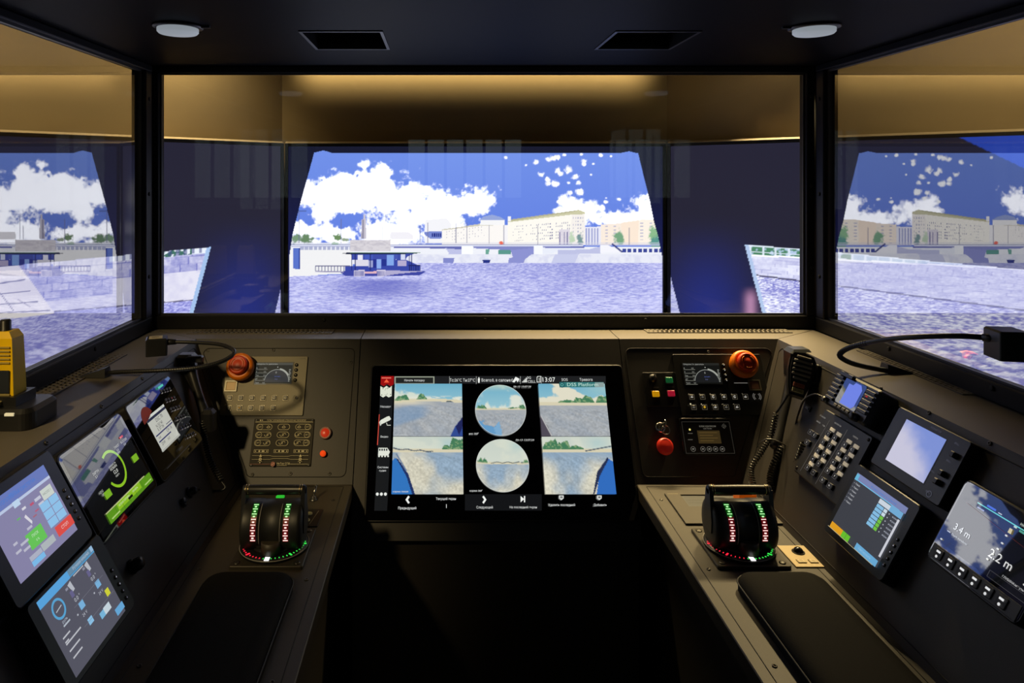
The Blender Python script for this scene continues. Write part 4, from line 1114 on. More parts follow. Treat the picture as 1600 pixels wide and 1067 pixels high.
# ================================================================ FRONT CONSOLE INSTRUMENTS
def emergency_stop(d, x, y, z=0.0):
    c = MB().lathe([(.026, 0), (.026, .006), (.029, .010), (.0305, .020), (.0290, .029), (.0235, .032), (.0215, .031)], 32, (x, y, z)).build('stop_collar', M_ORANGE, d.root)
    m = MB().lathe([(.013, .020), (.013, .032), (.0200, .033), (.0208, .038), (.0200, .043), (.0165, .0455), (.0150, .0445), (.009, .0450), (.006, .0460), (0, .0460)], 32, (x, y, z))
    m.build('stop_cap', M_REDCAP, c)
    a = MB()
    for k in range(3):
        th = k * 2.094
        a.tube([(x + .0135 * math.cos(th + q * .25), y + .0135 * math.sin(th + q * .25), z + .0456) for q in range(5)], .0007, 4)
    a.build('turn_arrow', M_ORANGE, c)
def gauge_picture(pc, w, h, bright):
    g = bright; pc.gain = .45
    pc.rect(-w / 2, -h / 2, w / 2, h / 2, (58 * g, 60 * g, 56 * g)); pc.rect(-w / 2, h / 2 - .005, w / 2, h / 2, (105 * g, 106 * g, 98 * g))
    pc.text('Обороты Гл. двигатель', -w / 2 + .002, h / 2 - .0042, .0042, (225, 226, 215))
    for i, t in enumerate(('R', 'V', 'Ток', 'ДТ', 'Топл')):
        y = h / 2 - .013 - i * .0082
        pc.text(t, -w / 2 + .0015, y, .004, (225, 226, 215)); pc.line(-w / 2 + .001, y - .0016, -w / 2 + .027, y - .0016, .0006, (205, 205, 190)); pc.text('0.0', -w / 2 + .019, y, .004, (215, 216, 205))
    cx, cy = w * .10, -h / 2 + .003
    pc.arc(cx, cy, .0, .027, 0, 180, (78 * g, 80 * g, 84 * g)); pc.arc(cx, cy, .027, .0285, 8, 172, (190, 194, 185)); pc.arc(cx, cy, .0275, .031, 30, 80, (225, 228, 215))
    pc.text('0', cx - .004, cy + .019, .006, (235, 236, 228)); pc.text('8.0 км/ч', cx - .005, cy + .011, .0036, (120, 140, 235)); pc.text('0 кг', cx - .004, cy + .005, .0036, (150, 160, 230))
    pc.disc(cx, cy + .033, .0012, (240, 240, 230), 8)
    for i in range(8): pc.rect(w / 2 - .007, -h / 2 + .004 + i * .0036, w / 2 - .004 + (i % 3) * .0008, -h / 2 + .0058 + i * .0036, (200, 202, 190))
def control_panel(label, plate_uv, W, H, scr_c, stop, sq, row_u, row1_v, row2_v, knob_u, lit, bright, legend):
    d = Dev('control_panel', label, 'control panel', 'front', *plate_uv)
    MB().slab(0, 0, 0, W, H, .004, .003, .0008, 4).build('plate', M_PLATE_LIT if lit else M_PLATEDK, d.root)  # one kind of plate, coloured lit on the left and shaded on the right
    sw, sh = .083, .046
    MB().frame(scr_c[0], scr_c[1], .0036, sw + .004, sh + .004, .0012, sw, sh).build('screen_frame', M_BLACK, d.root)
    pc = Pic(.0043, .00006); pc.T = lambda x, y: (x + scr_c[0], y + scr_c[1])
    gauge_picture(pc, sw, sh, bright); pc.build('screen_picture', d.root)
    emergency_stop(d, *stop, .004)
    # square lamp button
    q = MB().frame(sq[0], sq[1], .004, .027, .024, .004, .021, .018).build('lamp_button_rim', M_RIM, d.root)
    MB().slab(sq[0], sq[1], .004, .0205, .0175, .0034, .001, .0008).build('lamp_button', M_AMBERLENS if lit else M_AMBERLENS_SHADED, d.root)
    for k in range(4):
        y = scr_c[1] + .018 - k * .0112
        b = MB().lathe([(.0040, 0), (.0040, .0015), (.0034, .003), (0, .0034)], 14, (knob_u, y, .004)).build('screen_key', M_BLACK, d.root)
        p = Pic(.0075); p.poly([(knob_u - .0013, y - .0012), (knob_u + .0013, y - .0012), (knob_u, y + .0012)] if k % 2 else [(knob_u - .0013, y), (knob_u + .0013, y - .001), (knob_u + .0013, y + .001)], legend); p.build('key_mark', b, emit=not lit)  # mark made to glow on the shaded panel
    marks = Pic(.00825)
    for r_, (vv, n) in enumerate(((row1_v, 6), (row2_v, 5))):
        for k in range(n):
            x = row_u[k] + (0 if r_ == 0 else row2_shift(lit, k)); y = vv
            MB().slab(x, y, .004, .0128, .0128, .0014, .002, .0005).build('key_rim', M_RIM if lit else M_BLACK, d.root)  # rims also coloured darker on the shaded panel
            MB().slab(x, y, .0050, .0096, .0096, .0030, .0016, .0009).build('key', M_KEY, d.root)
            if not lit: marks.outline(x - .0056, y - .0056, x + .0056, y + .0056, .0006, (96, 90, 76))
            kc = legend if (k + r_) % 3 != 1 else tuple(c * .55 for c in legend)
            if k in (2, 4) and r_ == 0: marks.arc(x, y, .0016, .0027, 30, 330, legend, 12)
            elif r_ == 1 and k == 1: marks.disc(x, y, .0024, (190, 150, 40), 10)
            else: marks.rect(x - .0026, y - .0016, x + .0026, y - .0002, kc); marks.line(x - .002, y + .001, x + .002, y + .002, .0007, kc)
            marks.disc(x - .0062, y + .0066, .0008 if not (r_ == 1 and k == 0) else .0016, (235, 225, 180) if r_ == 1 and k < 2 else (120, 112, 90), 8)
    bx = row_u[5] + .0247
    for r0, a0, a1 in ((.0056, -60, 60), (.0056, 120, 240), (.0085, -50, 50), (.0085, 130, 230)): marks.arc(bx, row1_v, r0, r0 + .0009, a0, a1, tuple(c * .6 for c in legend), 10)
    MB().lathe([(.0034, 0), (.0034, .001), (.002, .0012), (0, .0004)], 14, (bx, row1_v, .004)).build('buzzer', M_BLACK, d.root)
    sx = 1 if lit else -1
    marks.z = .0042
    marks.rect(stop[0] - .022, stop[1] - .038, stop[0] + .008, stop[1] - .0368, tuple(c * .6 for c in legend))
    if lit: marks.text('ПАНЕЛЬ', W / 2 - .020, H / 2 - .0065, .0038, tuple(c * .6 for c in legend))
    marks.build('legend', d.root, emit=not lit)  # printed legend made to glow on the shaded panel
    return d
M_KEY = mat('olive_black_key', (0.035, 0.032, 0.024), 0.35)
M_RIM = mat('grey_key_rim', (0.20, 0.18, 0.13), 0.35, 0.4)
M_PLATEDK = mat('black_anodised_plate', (0.014, 0.014, 0.015), 0.38, 0.2)  # shaded copy of the control panel plate; also colours other small black plates
M_AMBERLENS_SHADED = mat('brown_lens', (0.16, 0.07, 0.045), 0.4)  # shaded copy of the amber lens
def row2_shift(lit, k): return 0.0
ru = [-.0733 + .0246 * i for i in range(6)]
est = at(372, 570, 'front', .043)
cpl = control_panel('olive metal control panel with gauge screen and orange stop button, left of middle display', (-.396, -.106), .183, .130, (.0175, .027), (est[0] + .396, est[1] + .106), (-.074, -.002), ru, -.0275, -.049, .0675, True, 1.0, (205, 200, 170))
C0 = (.627, -.103)
def R1(x, y, h=0.0):
    a, b = at(980 + x / 3.81, 500 + y / 3.81, 'front', h); return a - C0[0], b - C0[1]
ru = [R1(385 + 63.5 * i, 457, .008)[0] for i in range(6)]
cpr = control_panel('black control panel with gauge screen and orange stop button, right of middle display', C0, .200, .134, R1(447, 317, .005), R1(714, 250, .043), R1(760, 386, .008), ru, R1(500, 457, .008)[1], R1(500, 519, .008)[1], R1(580, 300, .006)[0], False, .55, (205, 200, 190))
# wiper panel
d = Dev('wiper_control_panel', 'dark plate with rows of outlined wiper symbols under the olive panel', 'control panel', 'front', -.344, -.226)
M_WIPER = mat('wiper_plate_coat', (0.040, 0.036, 0.027), 0.6, 0.0, spec=0.2)
MB().slab(0, 0, 0, .131, .097, .003, .002, .0006).build('plate', M_WIPER, d.root)
pc = Pic(.0030, .00005); CRM = (225, 214, 170)
pc.rect(-.063, .0415, .063, .0425, CRM); pc.text('ПУЛЬТ УПРАВЛЕНИЯ СТЕКЛООЧИСТИТЕЛЯМИ', -.038, .0440, .0042, CRM, width=.085); pc.disc(-.052, .0455, .0016, CRM, 10); pc.disc(-.048, .0455, .0012, CRM, 10)
for r_ in range(3):
    y = .0315 - r_ * .0165
    for c_, x in enumerate((-.042, .0005, .043)):
        w_ = .0125 if c_ == 1 else .0165
        pc.arc(x - w_ + .0055, y, .0055, .0062, 90, 270, CRM, 10); pc.arc(x + w_ - .0055, y, .0055, .0062, -90, 90, CRM, 10)
        pc.rect(x - w_ + .0055, y + .0055, x + w_ - .0055, y + .0062, CRM); pc.rect(x - w_ + .0055, y - .0062, x + w_ - .0055, y - .0055, CRM)
        sx = 0 if c_ == 1 else (.009 if c_ == 0 else -.009)
        if c_ != 1: pc.arc(x - sx, y, .0052, .0058, 0, 360, CRM, 16); pc.text('ЩЁТ', x - sx, y - .001, .0034, CRM, 'c')
        if r_ == 0: pc.line(x + sx - .004, y - .001, x + sx, y + .0026, .0009, CRM); pc.line(x + sx + .004, y - .001, x + sx, y + .0026, .0009, CRM); pc.rect(x + sx - .003, y - .0024, x + sx + .003, y - .0014, CRM)
        else:
            for q in (-1, 1): pc.arc(x + sx + q * .0035, y, .0026, .0034, 90 - q * 80, 90 + q * 0 + (180 if q < 0 else 180) - q * 80, CRM, 8); pc.line(x + sx + q * .0012, y - .003, x + sx + q * .0012, y + .003, .0006, CRM)
y = -.0185
for x in (-.042, .0005, .043):
    pc.outline(x - .0155, y - .0032, x + .0155, y + .0032, .0006, CRM)
    for q in (-.012, .012): pc.poly([(x + q - .002, y), (x + q + .001, y - .0016), (x + q + .001, y + .0016)], CRM)
    pc.disc(x - .004, y, .002, CRM, 10); pc.rect(x + .001, y - .0015, x + .007, y + .0015, CRM)
for x in (-.042, .043):
    pc.poly([(x - .003, -.030), (x + .003, -.030), (x, -.0245)], CRM); pc.arc(x, -.0345, .0015, .003, 0, 360, CRM, 12); pc.arc(x, -.0415, .004, .0046, 20, 160, CRM, 10); pc.rect(x - .001, -.0425, x + .001, -.0395, CRM)
pc.line(-.060, -.0275, -.022, -.0275, .0005, CRM); pc.line(-.022, -.0275, -.015, -.029, .0005, CRM); pc.line(-.015, -.029, .016, -.029, .0005, CRM); pc.line(.016, -.029, .023, -.0275, .0005, CRM); pc.line(.023, -.0275, .060, -.0275, .0005, CRM)
pc.line(-.060, -.0350, -.022, -.0350, .0005, CRM); pc.line(-.022, -.0350, -.015, -.0335, .0005, CRM); pc.line(-.015, -.0335, .016, -.0335, .0005, CRM); pc.line(.016, -.0335, .023, -.035, .0005, CRM); pc.line(.023, -.035, .060, -.035, .0005, CRM)
pc.disc(-.014, -.0445, .0048, (150, 70, 50), 16); pc.line(-.0175, -.047, -.0105, -.042, .001, (205, 150, 120)); pc.text('ИнТау СПб', -.006, -.0450, .0052, CRM); pc.rect(-.063, -.0448, -.020, -.0442, (170, 90, 60)); pc.rect(.018, -.0448, .063, -.0442, CRM)
pc.rect(-.005, -.0474, .016, -.0468, CRM)
pc.build('legend', d.root, emit=False)
for (x, y) in ((-.061, .0455), (.061, .0455), (-.061, -.0455), (.061, -.0455)): MB().lathe([(.003, 0), (.003, .001), (.0016, .0014), (0, .0006)], 10, (x, y, .003)).build('screw', M_BLACK, d.root)
# two red push buttons
u, v = at(508, 676, 'front', .008)
d = Dev('push_button', 'larger round red push button with white ring, beside the wiper plate', 'button', 'front', u, v)
MB().lathe([(.0125, 0), (.0130, .004), (.0125, .008), (.0105, .0095), (.0098, .008)], 28).build('ring', mat('pale_ring', (.42, .22, .17), .35), d.root)
MB().lathe([(.0102, .002), (.0102, .0075), (.008, .0088), (0, .0092)], 28).build('lens', M_REDLIT, d.root)
u, v = at(504.5, 708.5, 'front', .008)
d = Dev('push_button', 'smaller round orange-red push button near the foot of the wiper plate', 'button', 'front', u, v)
MB().lathe([(.0070, 0), (.0072, .003), (.0066, .005)], 20).build('ring', M_BLACK, d.root)
MB().lathe([(.0062, 0), (.0062, .010), (.0050, .0125), (0, .0132)], 20).build('lens', mat('orange_red_lit_lens', srgb(235, 80, 30), .3, emit=srgb(255, 75, 20), estr=.55), d.root)
# right side: four lamp switch block, key switch, red mushroom, small unit
d = Dev('switch_block', 'black block of four small buttons, green, yellow and red, beside middle display', 'switch', 'front', .491, -.114)
MB().slab(0, 0, 0, .076, .074, .0025, .002, .0006).build('plate', M_PLATEDK, d.root)
for nm, (x, y), c, e in (('rotary_switch', (155, 345), None, 0), ('green_button', (250, 358), (20, 120, 70), .20), ('yellow_button', (170, 440), (230, 165, 10), .45), ('red_button', (262, 437), (190, 25, 60), .40)):
    a, b = d.l(980 + x / 3.81, 500 + y / 3.81, .006)
    if c is None:
        MB().lathe([(.009, 0), (.009, .003), (.006, .004), (.006, .012), (0, .0125)], 20, (a, b, .0025)).box((a, b, .016), (.003, .012, .005), .001).build(nm, M_BLACK, d.root)
        p = Pic(.0190); p.line(a, b + .001, a + .003, b + .006, .0014, (190, 190, 185)); p.build('pointer', d.root, emit=False)
        continue
    MB().slab(a, b, .0025, .0175, .015, .0025, .002, .0006).build('button_rim', M_BLACK, d.root)
    MB().slab(a, b, .004, .0150, .0125, .006, .0015, .0015).build(nm, mat(nm, srgb(*c), .35, emit=srgb(*c), estr=e), d.root)
p = Pic(.0026)
for (x, y) in ((155, 322), (245, 325), (168, 402), (258, 400)):
    a, b = d.l(980 + x / 3.81, 500 + y / 3.81); p.rect(a - .007, b - .0006, a + .007, b + .0006, (90, 86, 80))
p.build('legend', d.root, emit=False)
u, v = at(1034, 667, 'front', .012)
d = Dev('key_switch', 'steel key lock with inserted key above the red mushroom button', 'switch', 'front', u, v)
MB().lathe([(.0115, 0), (.0120, .004), (.0095, .007), (.0060, .007)], 22).build('lock_body', M_METAL, d.root)
MB().lathe([(.0062, 0), (.0062, .0065), (0, .0066)], 16).build('lock_core', M_BLACK, d.root)
MB().box((.001, .002, .016), (.0022, .009, .020), .0006).lathe([(.008, -.001), (.008, .001)], 16, (.003, .006, .028), 'x').build('key', M_METAL, d.root)
MB().ring((.004, -.008, .024), .009, .0008, 20, 6).build('key_ring', M_METAL, d.root)
u, v = at(1040, 697, 'front', .022)
d = Dev('stop_button', 'red mushroom button below the key lock, right of middle display', 'button', 'front', u, v)
MB().lathe([(.011, 0), (.011, .014)], 20).build('stem', M_BLACK, d.root)
MB().lathe([(.010, .012), (.0168, .013), (.0178, .018), (.0168, .022), (.012, .0245), (0, .0252)], 28).build('cap', M_RED, d.root)
d = Dev('monitor_unit', 'small black monitor unit with dim amber screen under the right control panel', 'monitor', 'front', .575, -.214)
MB().slab(0, 0, 0, .112, .076, .005, .008, .001, 5).build('casing', M_SATIN, d.root)
MB().frame(0, .036, .004, .112, .002, .002, .110, .0005).build('top_trim', mat('dim_trim', (.12, .11, .09), .4, .5), d.root)
p = Pic(.0052, .00006)
def U1(x, y): return d.l(980 + x / 3.81, 500 + y / 3.81, .005)
(xa, ya), (xb, yb3) = U1(415, 658), U1(562, 735)
p.rect(xa, yb3, xb, ya, (56, 44, 22))
for i in range(4): p.rect(xa + .004, ya - .005 - i * .0055, xb - .006 - (i % 2) * .01, ya - .0035 - i * .0055, (84, 66, 34))
q = U1(478, 637); p.text('БЛОК КОНТРОЛЯ', q[0], q[1], .0042, (120, 116, 104), 'c'); q = U1(478, 650); p.text('СИСТЕМЫ', q[0], q[1], .0036, (110, 106, 96), 'c')
q = U1(372, 652); p.disc(q[0], q[1], .0022, (240, 225, 120), 12)
for y_ in (675, 712): q = U1(375, y_); p.rect(q[0] - .005, q[1] - .0008, q[0] + .005, q[1] + .0008, (80, 76, 68))
q = U1(575, 632); p.arc(q[0], q[1], .003, .0036, 0, 360, (110, 106, 96), 3); p.arc(q[0], q[1], .0048, .0053, 0, 360, (90, 86, 78), 4)
for x_ in (392, 450, 488, 525, 565): q = U1(x_, 768); p.arc(q[0], q[1], .0046, .0052, 0, 360, (120, 116, 106), 14); p.rect(q[0] - .002, q[1] - .001, q[0] + .002, q[1] + .001, (130, 126, 116))
p.outline(-.052, -.035, .052, .030, .0005, (70, 66, 58))
p.build('unit_picture', d.root)

# ================================================================ LEFT SIDE CONSOLE
def side_display(label, plane, c, w, h, depth, scr, content, name='navigation_display', buttons=0, rcorner=.008, glass=True, btn_side='r'):
    d = Dev(name, label, 'display', plane, *c)
    MB().slab(0, 0, 0, w, h, depth, rcorner, .0015, 5).build('casing', M_SATIN, d.root)
    sx, sy, sw, sh = scr
    z = depth
    if glass:
        MB().slab(0, 0, depth, w - .006, h - .006, .0005, rcorner * .8, .0002, 5).build('cover_glass', M_GLASSBLK, d.root); z += .0005
    pc = Pic(z, .00006); pc.T = lambda x, y: (sx + (x - .5) * sw, sy + (y - .5) * sh)      # content drawn in a unit square
    pc.sw, pc.sh = sw, sh
    content(pc); pc.build('screen_picture', d.root, mat_=M_SCREENGLASS if glass else None)
    for k in range(buttons):
        x = sx + sw / 2 + (w / 2 - sx - sw / 2) / 2; y = sy - sh * .18 + (k - (buttons - 1) / 2) * -.0105
        MB().lathe([(.0028, 0), (.0028, .001), (.002, .0016), (0, .0016)], 10, (x, y, depth)).build('side_key', M_DARK, d.root)
        p = Pic(depth + .0018); p.disc(x, y, .0011, (150, 150, 165) if k in (1, 2) else (80, 80, 92), 8); p.build('key_mark', d.root)
    return d
def UT(pc, s, x, y, hgt, col, al='l'):
    """text in a unit-square picture: size given as a fraction of the height"""
    vs, fs, w = text_mesh(s); k = hgt / .7; kx = k * pc.sh / pc.sw
    ox = {'l': 0, 'c': -w * kx / 2, 'r': -w * kx}[al]
    pc.add([(x + ox + a * kx, y + b * k) for a, b in vs], fs, col)
def uring(pc, x, y, r0, r1, a0, a1, col, n=28):
    asp = pc.sh / pc.sw; pts = []
    for i in range(n + 1):
        a = math.radians(a0 + (a1 - a0) * i / n)
        for r in (r0, r1): pts.append((x + r * asp * math.cos(a), y + r * math.sin(a)))
    pc.add(pts, [(2 * i, 2 * i + 1, 2 * i + 3, 2 * i + 2) for i in range(n)], col)
def con_radio(pc):
    pc.rect(0, 0, 1, 1, (206, 208, 198)); pc.rect(0, .86, 1, .93, (40, 44, 70)); pc.rect(0, .93, 1, 1, (225, 228, 220))
    UT(pc, '13:07', .86, .945, .05, (40, 40, 50), 'c'); UT(pc, 'ПРИЁМ', .03, .945, .05, (40, 40, 50))
    UT(pc, 'DSC 70', .34, .73, .10, (60, 60, 70)); UT(pc, 'N 55°40', .24, .60, .085, (50, 50, 60)); UT(pc, 'E 37°36', .24, .50, .085, (50, 50, 60))
    pc.rect(.04, .42, .96, .455, (52, 58, 110)); UT(pc, 'CH 16', .55, .32, .09, (70, 70, 80)); UT(pc, 'VHF', .10, .32, .06, (60, 60, 75)); pc.rect(.04, .245, .70, .28, (52, 58, 110)); UT(pc, '25W', .10, .14, .08, (60, 60, 70)); UT(pc, 'INT', .42, .13, .07, (70, 70, 80)); pc.rect(.0, .0, 1, .06, (188, 190, 182)); pc.rect(.66, .5, .97, .52, (60, 64, 100))
d = side_display('black radio unit with white text screen and keypad on the left console', 'left', (1.286, -.100), .196, .147, .020, (-.016, .001, .080, .066), con_radio, name='radio_unit', glass=True)
p = Pic(.0207, .00005)
p.arc(-.045, .030, 0, .022, 20, 190, (92, 28, 16), 20)
rnd = random.Random(8)
for r_ in range(6):
    for k in range(4):
        x, y = .040 + k * .011 + rnd.uniform(-.0008, .0008), .052 - r_ * .0195 + k * -.002
        p.rect(x - .0030, y - .0014, x + .0030, y + .0002, (96, 90, 92) if (r_ + k) % 3 else (130, 126, 120)); p.disc(x, y + .0042, .0012, (150, 40, 30) if r_ < 2 and k % 2 == 0 else (70, 68, 72), 8)
p.rect(.030, .062, .052, .066, (80, 190, 170)); p.text('GMDSS', -.01, -.052, .006, (60, 58, 58)); p.rect(-.075, -.058, .04, -.0572, (52, 50, 50))
p.build('key_legend', d.root)
for r_ in range(6):
    for k in range(4):
        x, y = .040 + k * .011, .0562 - r_ * .0195 + k * -.002
        MB().slab(x, y, .0200, .0075, .005, .0014, .001, .0004).build('key', M_DARK, d.root)
def con_engine(pc):
    pc.rect(0, 0, 1, 1, (6, 7, 8)); G = (150, 205, 40); D2 = (98, 160, 30)
    uring(pc, .56, .52, .20, .235, -150, 120, G)
    UT(pc, 'скорость', .555, .56, .028, (210, 212, 205), 'c'); UT(pc, 'РЕЖИМ', .555, .52, .03, (225, 226, 220), 'c'); UT(pc, '12.0', .555, .46, .045, (235, 236, 230), 'c'); UT(pc, 'км/ч', .555, .42, .03, (200, 202, 195), 'c')
    for (x, y, s_) in ((.74, .70, 'TWIST'), (.73, .655, '0.0'), (.72, .62, 'RPM'), (.88, .70, 'RUDDER'), (.87, .655, '0.0'), (.30, .62, 'DEPTH'), (.28, .575, '5.1'), (.24, .40, 'HDG'), (.25, .36, '182')): UT(pc, s_, x, y, .030, (200, 202, 196), 'c')
    pc.rect(.84, .76, .90, .785, (220, 60, 50))
    for (x, y) in ((.86, .40), (.26, .30)): pc.rect(x, y, x + .10, y + .085, (132, 190, 40))
    pc.rect(.16, .055, 1.0, .175, D2); pc.rect(.16, .178, .90, .19, (205, 215, 150)); pc.rect(.34, .10, .78, .178, G)
    for x in (.30, .42, .54, .66, .80): pc.rect(x, .06, x + .004, .172, (60, 110, 20))
    UT(pc, 'РЕЗЕРВ ТОПЛИВА', .36, .135, .022, (225, 240, 190)); UT(pc, 'УРОВЕНЬ', .62, .135, .022, (225, 240, 190)); pc.rect(.52, .105, .60, .135, (20, 30, 10)); pc.rect(.20, .085, .34, .10, (190, 225, 130)); pc.rect(.84, .085, .97, .10, (190, 225, 130))
side_display('black display with green dial and green bars on the left console', 'left', (1.073, -.0985), .196, .142, .020, (.0, .0, .176, .126), con_engine, glass=True, rcorner=.012)
def con_tank(pc):
    pc.gain = .85
    pc.rect(0, 0, 1, 1, (142, 138, 176)); pc.rect(0, .84, 1, 1, (110, 128, 196)); pc.rect(0, .80, 1, .835, (196, 210, 240)); pc.rect(.36, .76, .46, .84, (200, 225, 250))
    UT(pc, 'ТОПЛИВНАЯ СИСТЕМА', .5, .89, .045, (70, 130, 220), 'c'); UT(pc, 'насос', .42, .93, .035, (80, 135, 220), 'c')
    pc.rect(.76, .60, .95, .74, (214, 222, 214)); UT(pc, 'НАСОС 1', .78, .66, .03, (120, 130, 130)); pc.rect(.64, .66, .74, .70, (206, 208, 226)); pc.rect(.66, .58, .75, .62, (206, 208, 226))
    for r_ in range(3):
        for c_ in range(2): pc.rect(.66 + c_ * .155, .26 + r_ * .115, .805 + c_ * .155, .365 + r_ * .115, (150, 204, 246))
    pc.rect(.70, .10, 1.0, .235, (232, 82, 74)); UT(pc, 'СТОП', .85, .15, .04, (250, 220, 220), 'c')
    pc.rect(.30, .21, .56, .41, (108, 206, 92)); UT(pc, 'ПУСК', .43, .33, .035, (220, 245, 215), 'c'); UT(pc, '0 %', .43, .26, .03, (220, 245, 215), 'c')
    pc.rect(.42, .10, .64, .19, (184, 192, 196)); pc.rect(.22, .11, .41, .17, (182, 186, 206)); pc.rect(.22, .04, .42, .105, (130, 196, 246))
    for (x, y, w_) in ((.20, .34, .12), (.20, .26, .10), (.12, .40, .06), (.36, .44, .08), (.10, .30, .08)): pc.rect(x, y, x + w_, y + .03, (196, 196, 214))
    pc.poly([(.40, .60), (.43, .62), (.47, .50), (.45, .47)], (228, 226, 236)); pc.rect(.42, .68, .48, .71, (226, 226, 236)); pc.rect(.30, .62, .35, .64, (110, 190, 110)); pc.rect(.54, .66, .60, .69, (196, 90, 120)); pc.rect(.56, .56, .62, .58, (190, 100, 130)); pc.rect(.50, .52, .56, .54, (170, 110, 130))
side_display('grey-violet touch panel with green and red buttons on the left console, topmost near the edge', 'left', (.873, -.078), .172, .132, .030, (-.002, .004, .126, .097), con_tank, name='touch_monitor', buttons=5, glass=False)
def con_rudder(pc):
    pc.gain = .8
    pc.rect(0, 0, 1, 1, (92, 92, 106)); pc.rect(0, .90, .52, 1, (96, 176, 238)); pc.rect(.52, .925, 1, 1, (110, 150, 180)); pc.rect(.52, .905, 1, .922, (86, 170, 226)); pc.rect(.95, .93, 1, 1, (160, 200, 235)); UT(pc, 'Рулевая машина', .60, .945, .035, (190, 205, 225))
    uring(pc, .20, .74, .095, .125, 0, 360, (96, 176, 226)); pc.line(.15, .73, .25, .75, .012, (196, 206, 216)); UT(pc, 'руль', .20, .57, .035, (190, 200, 215), 'c'); pc.rect(.15, .53, .26, .55, (190, 200, 212))
    for (x, y) in ((.47, .80), (.80, .82)):
        pc.poly([(x - .04, y + .06), (x + .02, y + .08), (x + .03, y - .04), (x - .01, y - .05)], (196, 200, 210)); pc.rect(x - .06, y - .10, x - .01, y - .02, (110, 106, 150)); pc.rect(x - .09, y + .02, x - .05, y + .05, (150, 152, 170))
        UT(pc, '0.0 °', x, y - .17, .05, (206, 210, 220), 'c'); pc.rect(x - .03, y - .30, x + .05, y - .21, (130, 190, 236)); pc.disc(x - .10, y - .30, .012, (190, 194, 206), 10); UT(pc, '24 V', x - .01, y - .38, .04, (196, 200, 212), 'c')
    pc.rect(.55, .885, .74, .90, (196, 200, 210))
    pc.rect(.44, .28, .52, .36, (150, 206, 246)); pc.rect(.84, .34, .91, .43, (224, 226, 60)); pc.rect(.62, .20, .80, .28, (130, 196, 236)); pc.rect(.70, .20, .82, .29, (214, 230, 240)); pc.rect(.84, .05, 1.0, .14, (110, 180, 232))
    for (x, y, w_) in ((.06, .44, .12), (.06, .36, .26), (.06, .27, .18), (.06, .18, .16), (.06, .385, .06)): pc.rect(x, y, x + w_, y + .018, (206, 208, 216))
    pc.line(.36, .60, .92, .60, .004, (130, 130, 144)); pc.line(.36, .33, .95, .33, .004, (130, 130, 144))
side_display('grey rudder display with blue header and yellow square, lowest on the left console', 'left', (.888, -.2035), .172, .112, .026, (-.004, .001, .128, .099), con_rudder, name='touch_monitor', buttons=5, glass=False)
u, v = at(217, 880, 'left', .012)
d = Dev('rotary_knob', 'black ribbed knob low on the left console beside the rudder display', 'knob', 'left', u, v)
MB().lathe([(.011, 0), (.011, .003), (.008, .004), (.008, .015), (.007, .018), (0, .0185)], 24).build('body', M_BLACK, d.root)
for k in range(10): MB().box((.008 * math.cos(k * .628), .008 * math.sin(k * .628), .010), (.0022, .0022, .011), .0005).build('rib', M_SATIN, d.root)
u, v = at(289, 784, 'left', .005)
d = Dev('rotary_knob', 'small flat black plug cap below the cable socket on the left console', 'knob', 'left', u, v)
MB().lathe([(.008, 0), (.008, .005), (.0065, .007), (0, .0072)], 18).build('cap', M_DARK, d.root); MB().box((0, 0, .008), (.011, .002, .003), .0006).build('grip_bar', M_BLACK, d.root)
u, v = at(299, 768, 'left', .005)
sock = Dev('cable_socket', 'black cable socket with plug at the foot of the left handset cord', 'socket', 'left', u, v)
MB().lathe([(.010, 0), (.010, .003), (.007, .004), (.007, .012), (.004, .016), (0, .016)], 18).build('plug', M_BLACK, sock.root); MB().ring((0, 0, .004), .0085, .0012, 20, 6).build('nut', M_SATIN, sock.root)
# handset of the left console
def world_thing(name, label, cat, base, group=None): return empty(name, label, cat, loc=tuple(base), group=group)
def W(root, pts): return [Vector(p) - root.location for p in pts]
b0 = P(322, 640, 1.44)
hs = world_thing('telephone_handset', 'black telephone handset hanging in the left corner of the console', 'handset', b0)
m = MB(); ax = [P(298, 572, 1.50), P(302, 590, 1.485), P(310, 615, 1.465), P(318, 640, 1.445), P(325, 662, 1.43)]
m.tube(W(hs, curve_pts(ax, 18)), lambda t: .010 + .005 * abs(2 * t - 1) ** 2, 10); m.build('grip', M_SATIN, hs)
m = MB(); q = W(hs, [P(292, 566, 1.505)])[0]; m.box(tuple(q), (.038, .034, .038), .006); m.build('earpiece', M_BLACK, hs)
m = MB(); q = W(hs, [P(305, 560, 1.492)])[0]; m.box(tuple(q), (.034, .016, .012), .003); m.build('cradle_hook', M_DARK, hs)
m = MB(); q = W(hs, [P(326, 655, 1.425)])[0]; m.box(tuple(q), (.028, .028, .042), .007); m.build('mouthpiece', M_BLACK, hs)
m = MB(); q = W(hs, [P(296, 600, 1.495)])[0]; m.box(tuple(q), (.030, .018, .060), .004); m.build('cradle', M_BLACK, hs)
cd = world_thing('coiled_cord', 'black coiled cord running down from the left handset to its socket', 'cord', P(335, 720, 1.40))
c_ctrl = [P(316, 658, 1.415), P(321, 690, 1.405), P(330, 722, 1.39), P(346, 752, 1.375)]
MB().tube(W(cd, coil_pts(c_ctrl, 26, .0050, 9)), .00185, 6).build('coil', M_CORD, cd)
end = sock.root.matrix_world @ Vector((0, 0, .015))
MB().tube(W(cd, curve_pts([P(346, 752, 1.375), P(352, 762, 1.37), P(340, 767, 1.365), P(318, 765, 1.355), end], 24)), .0022, 7).build('lead', M_SATIN, cd)

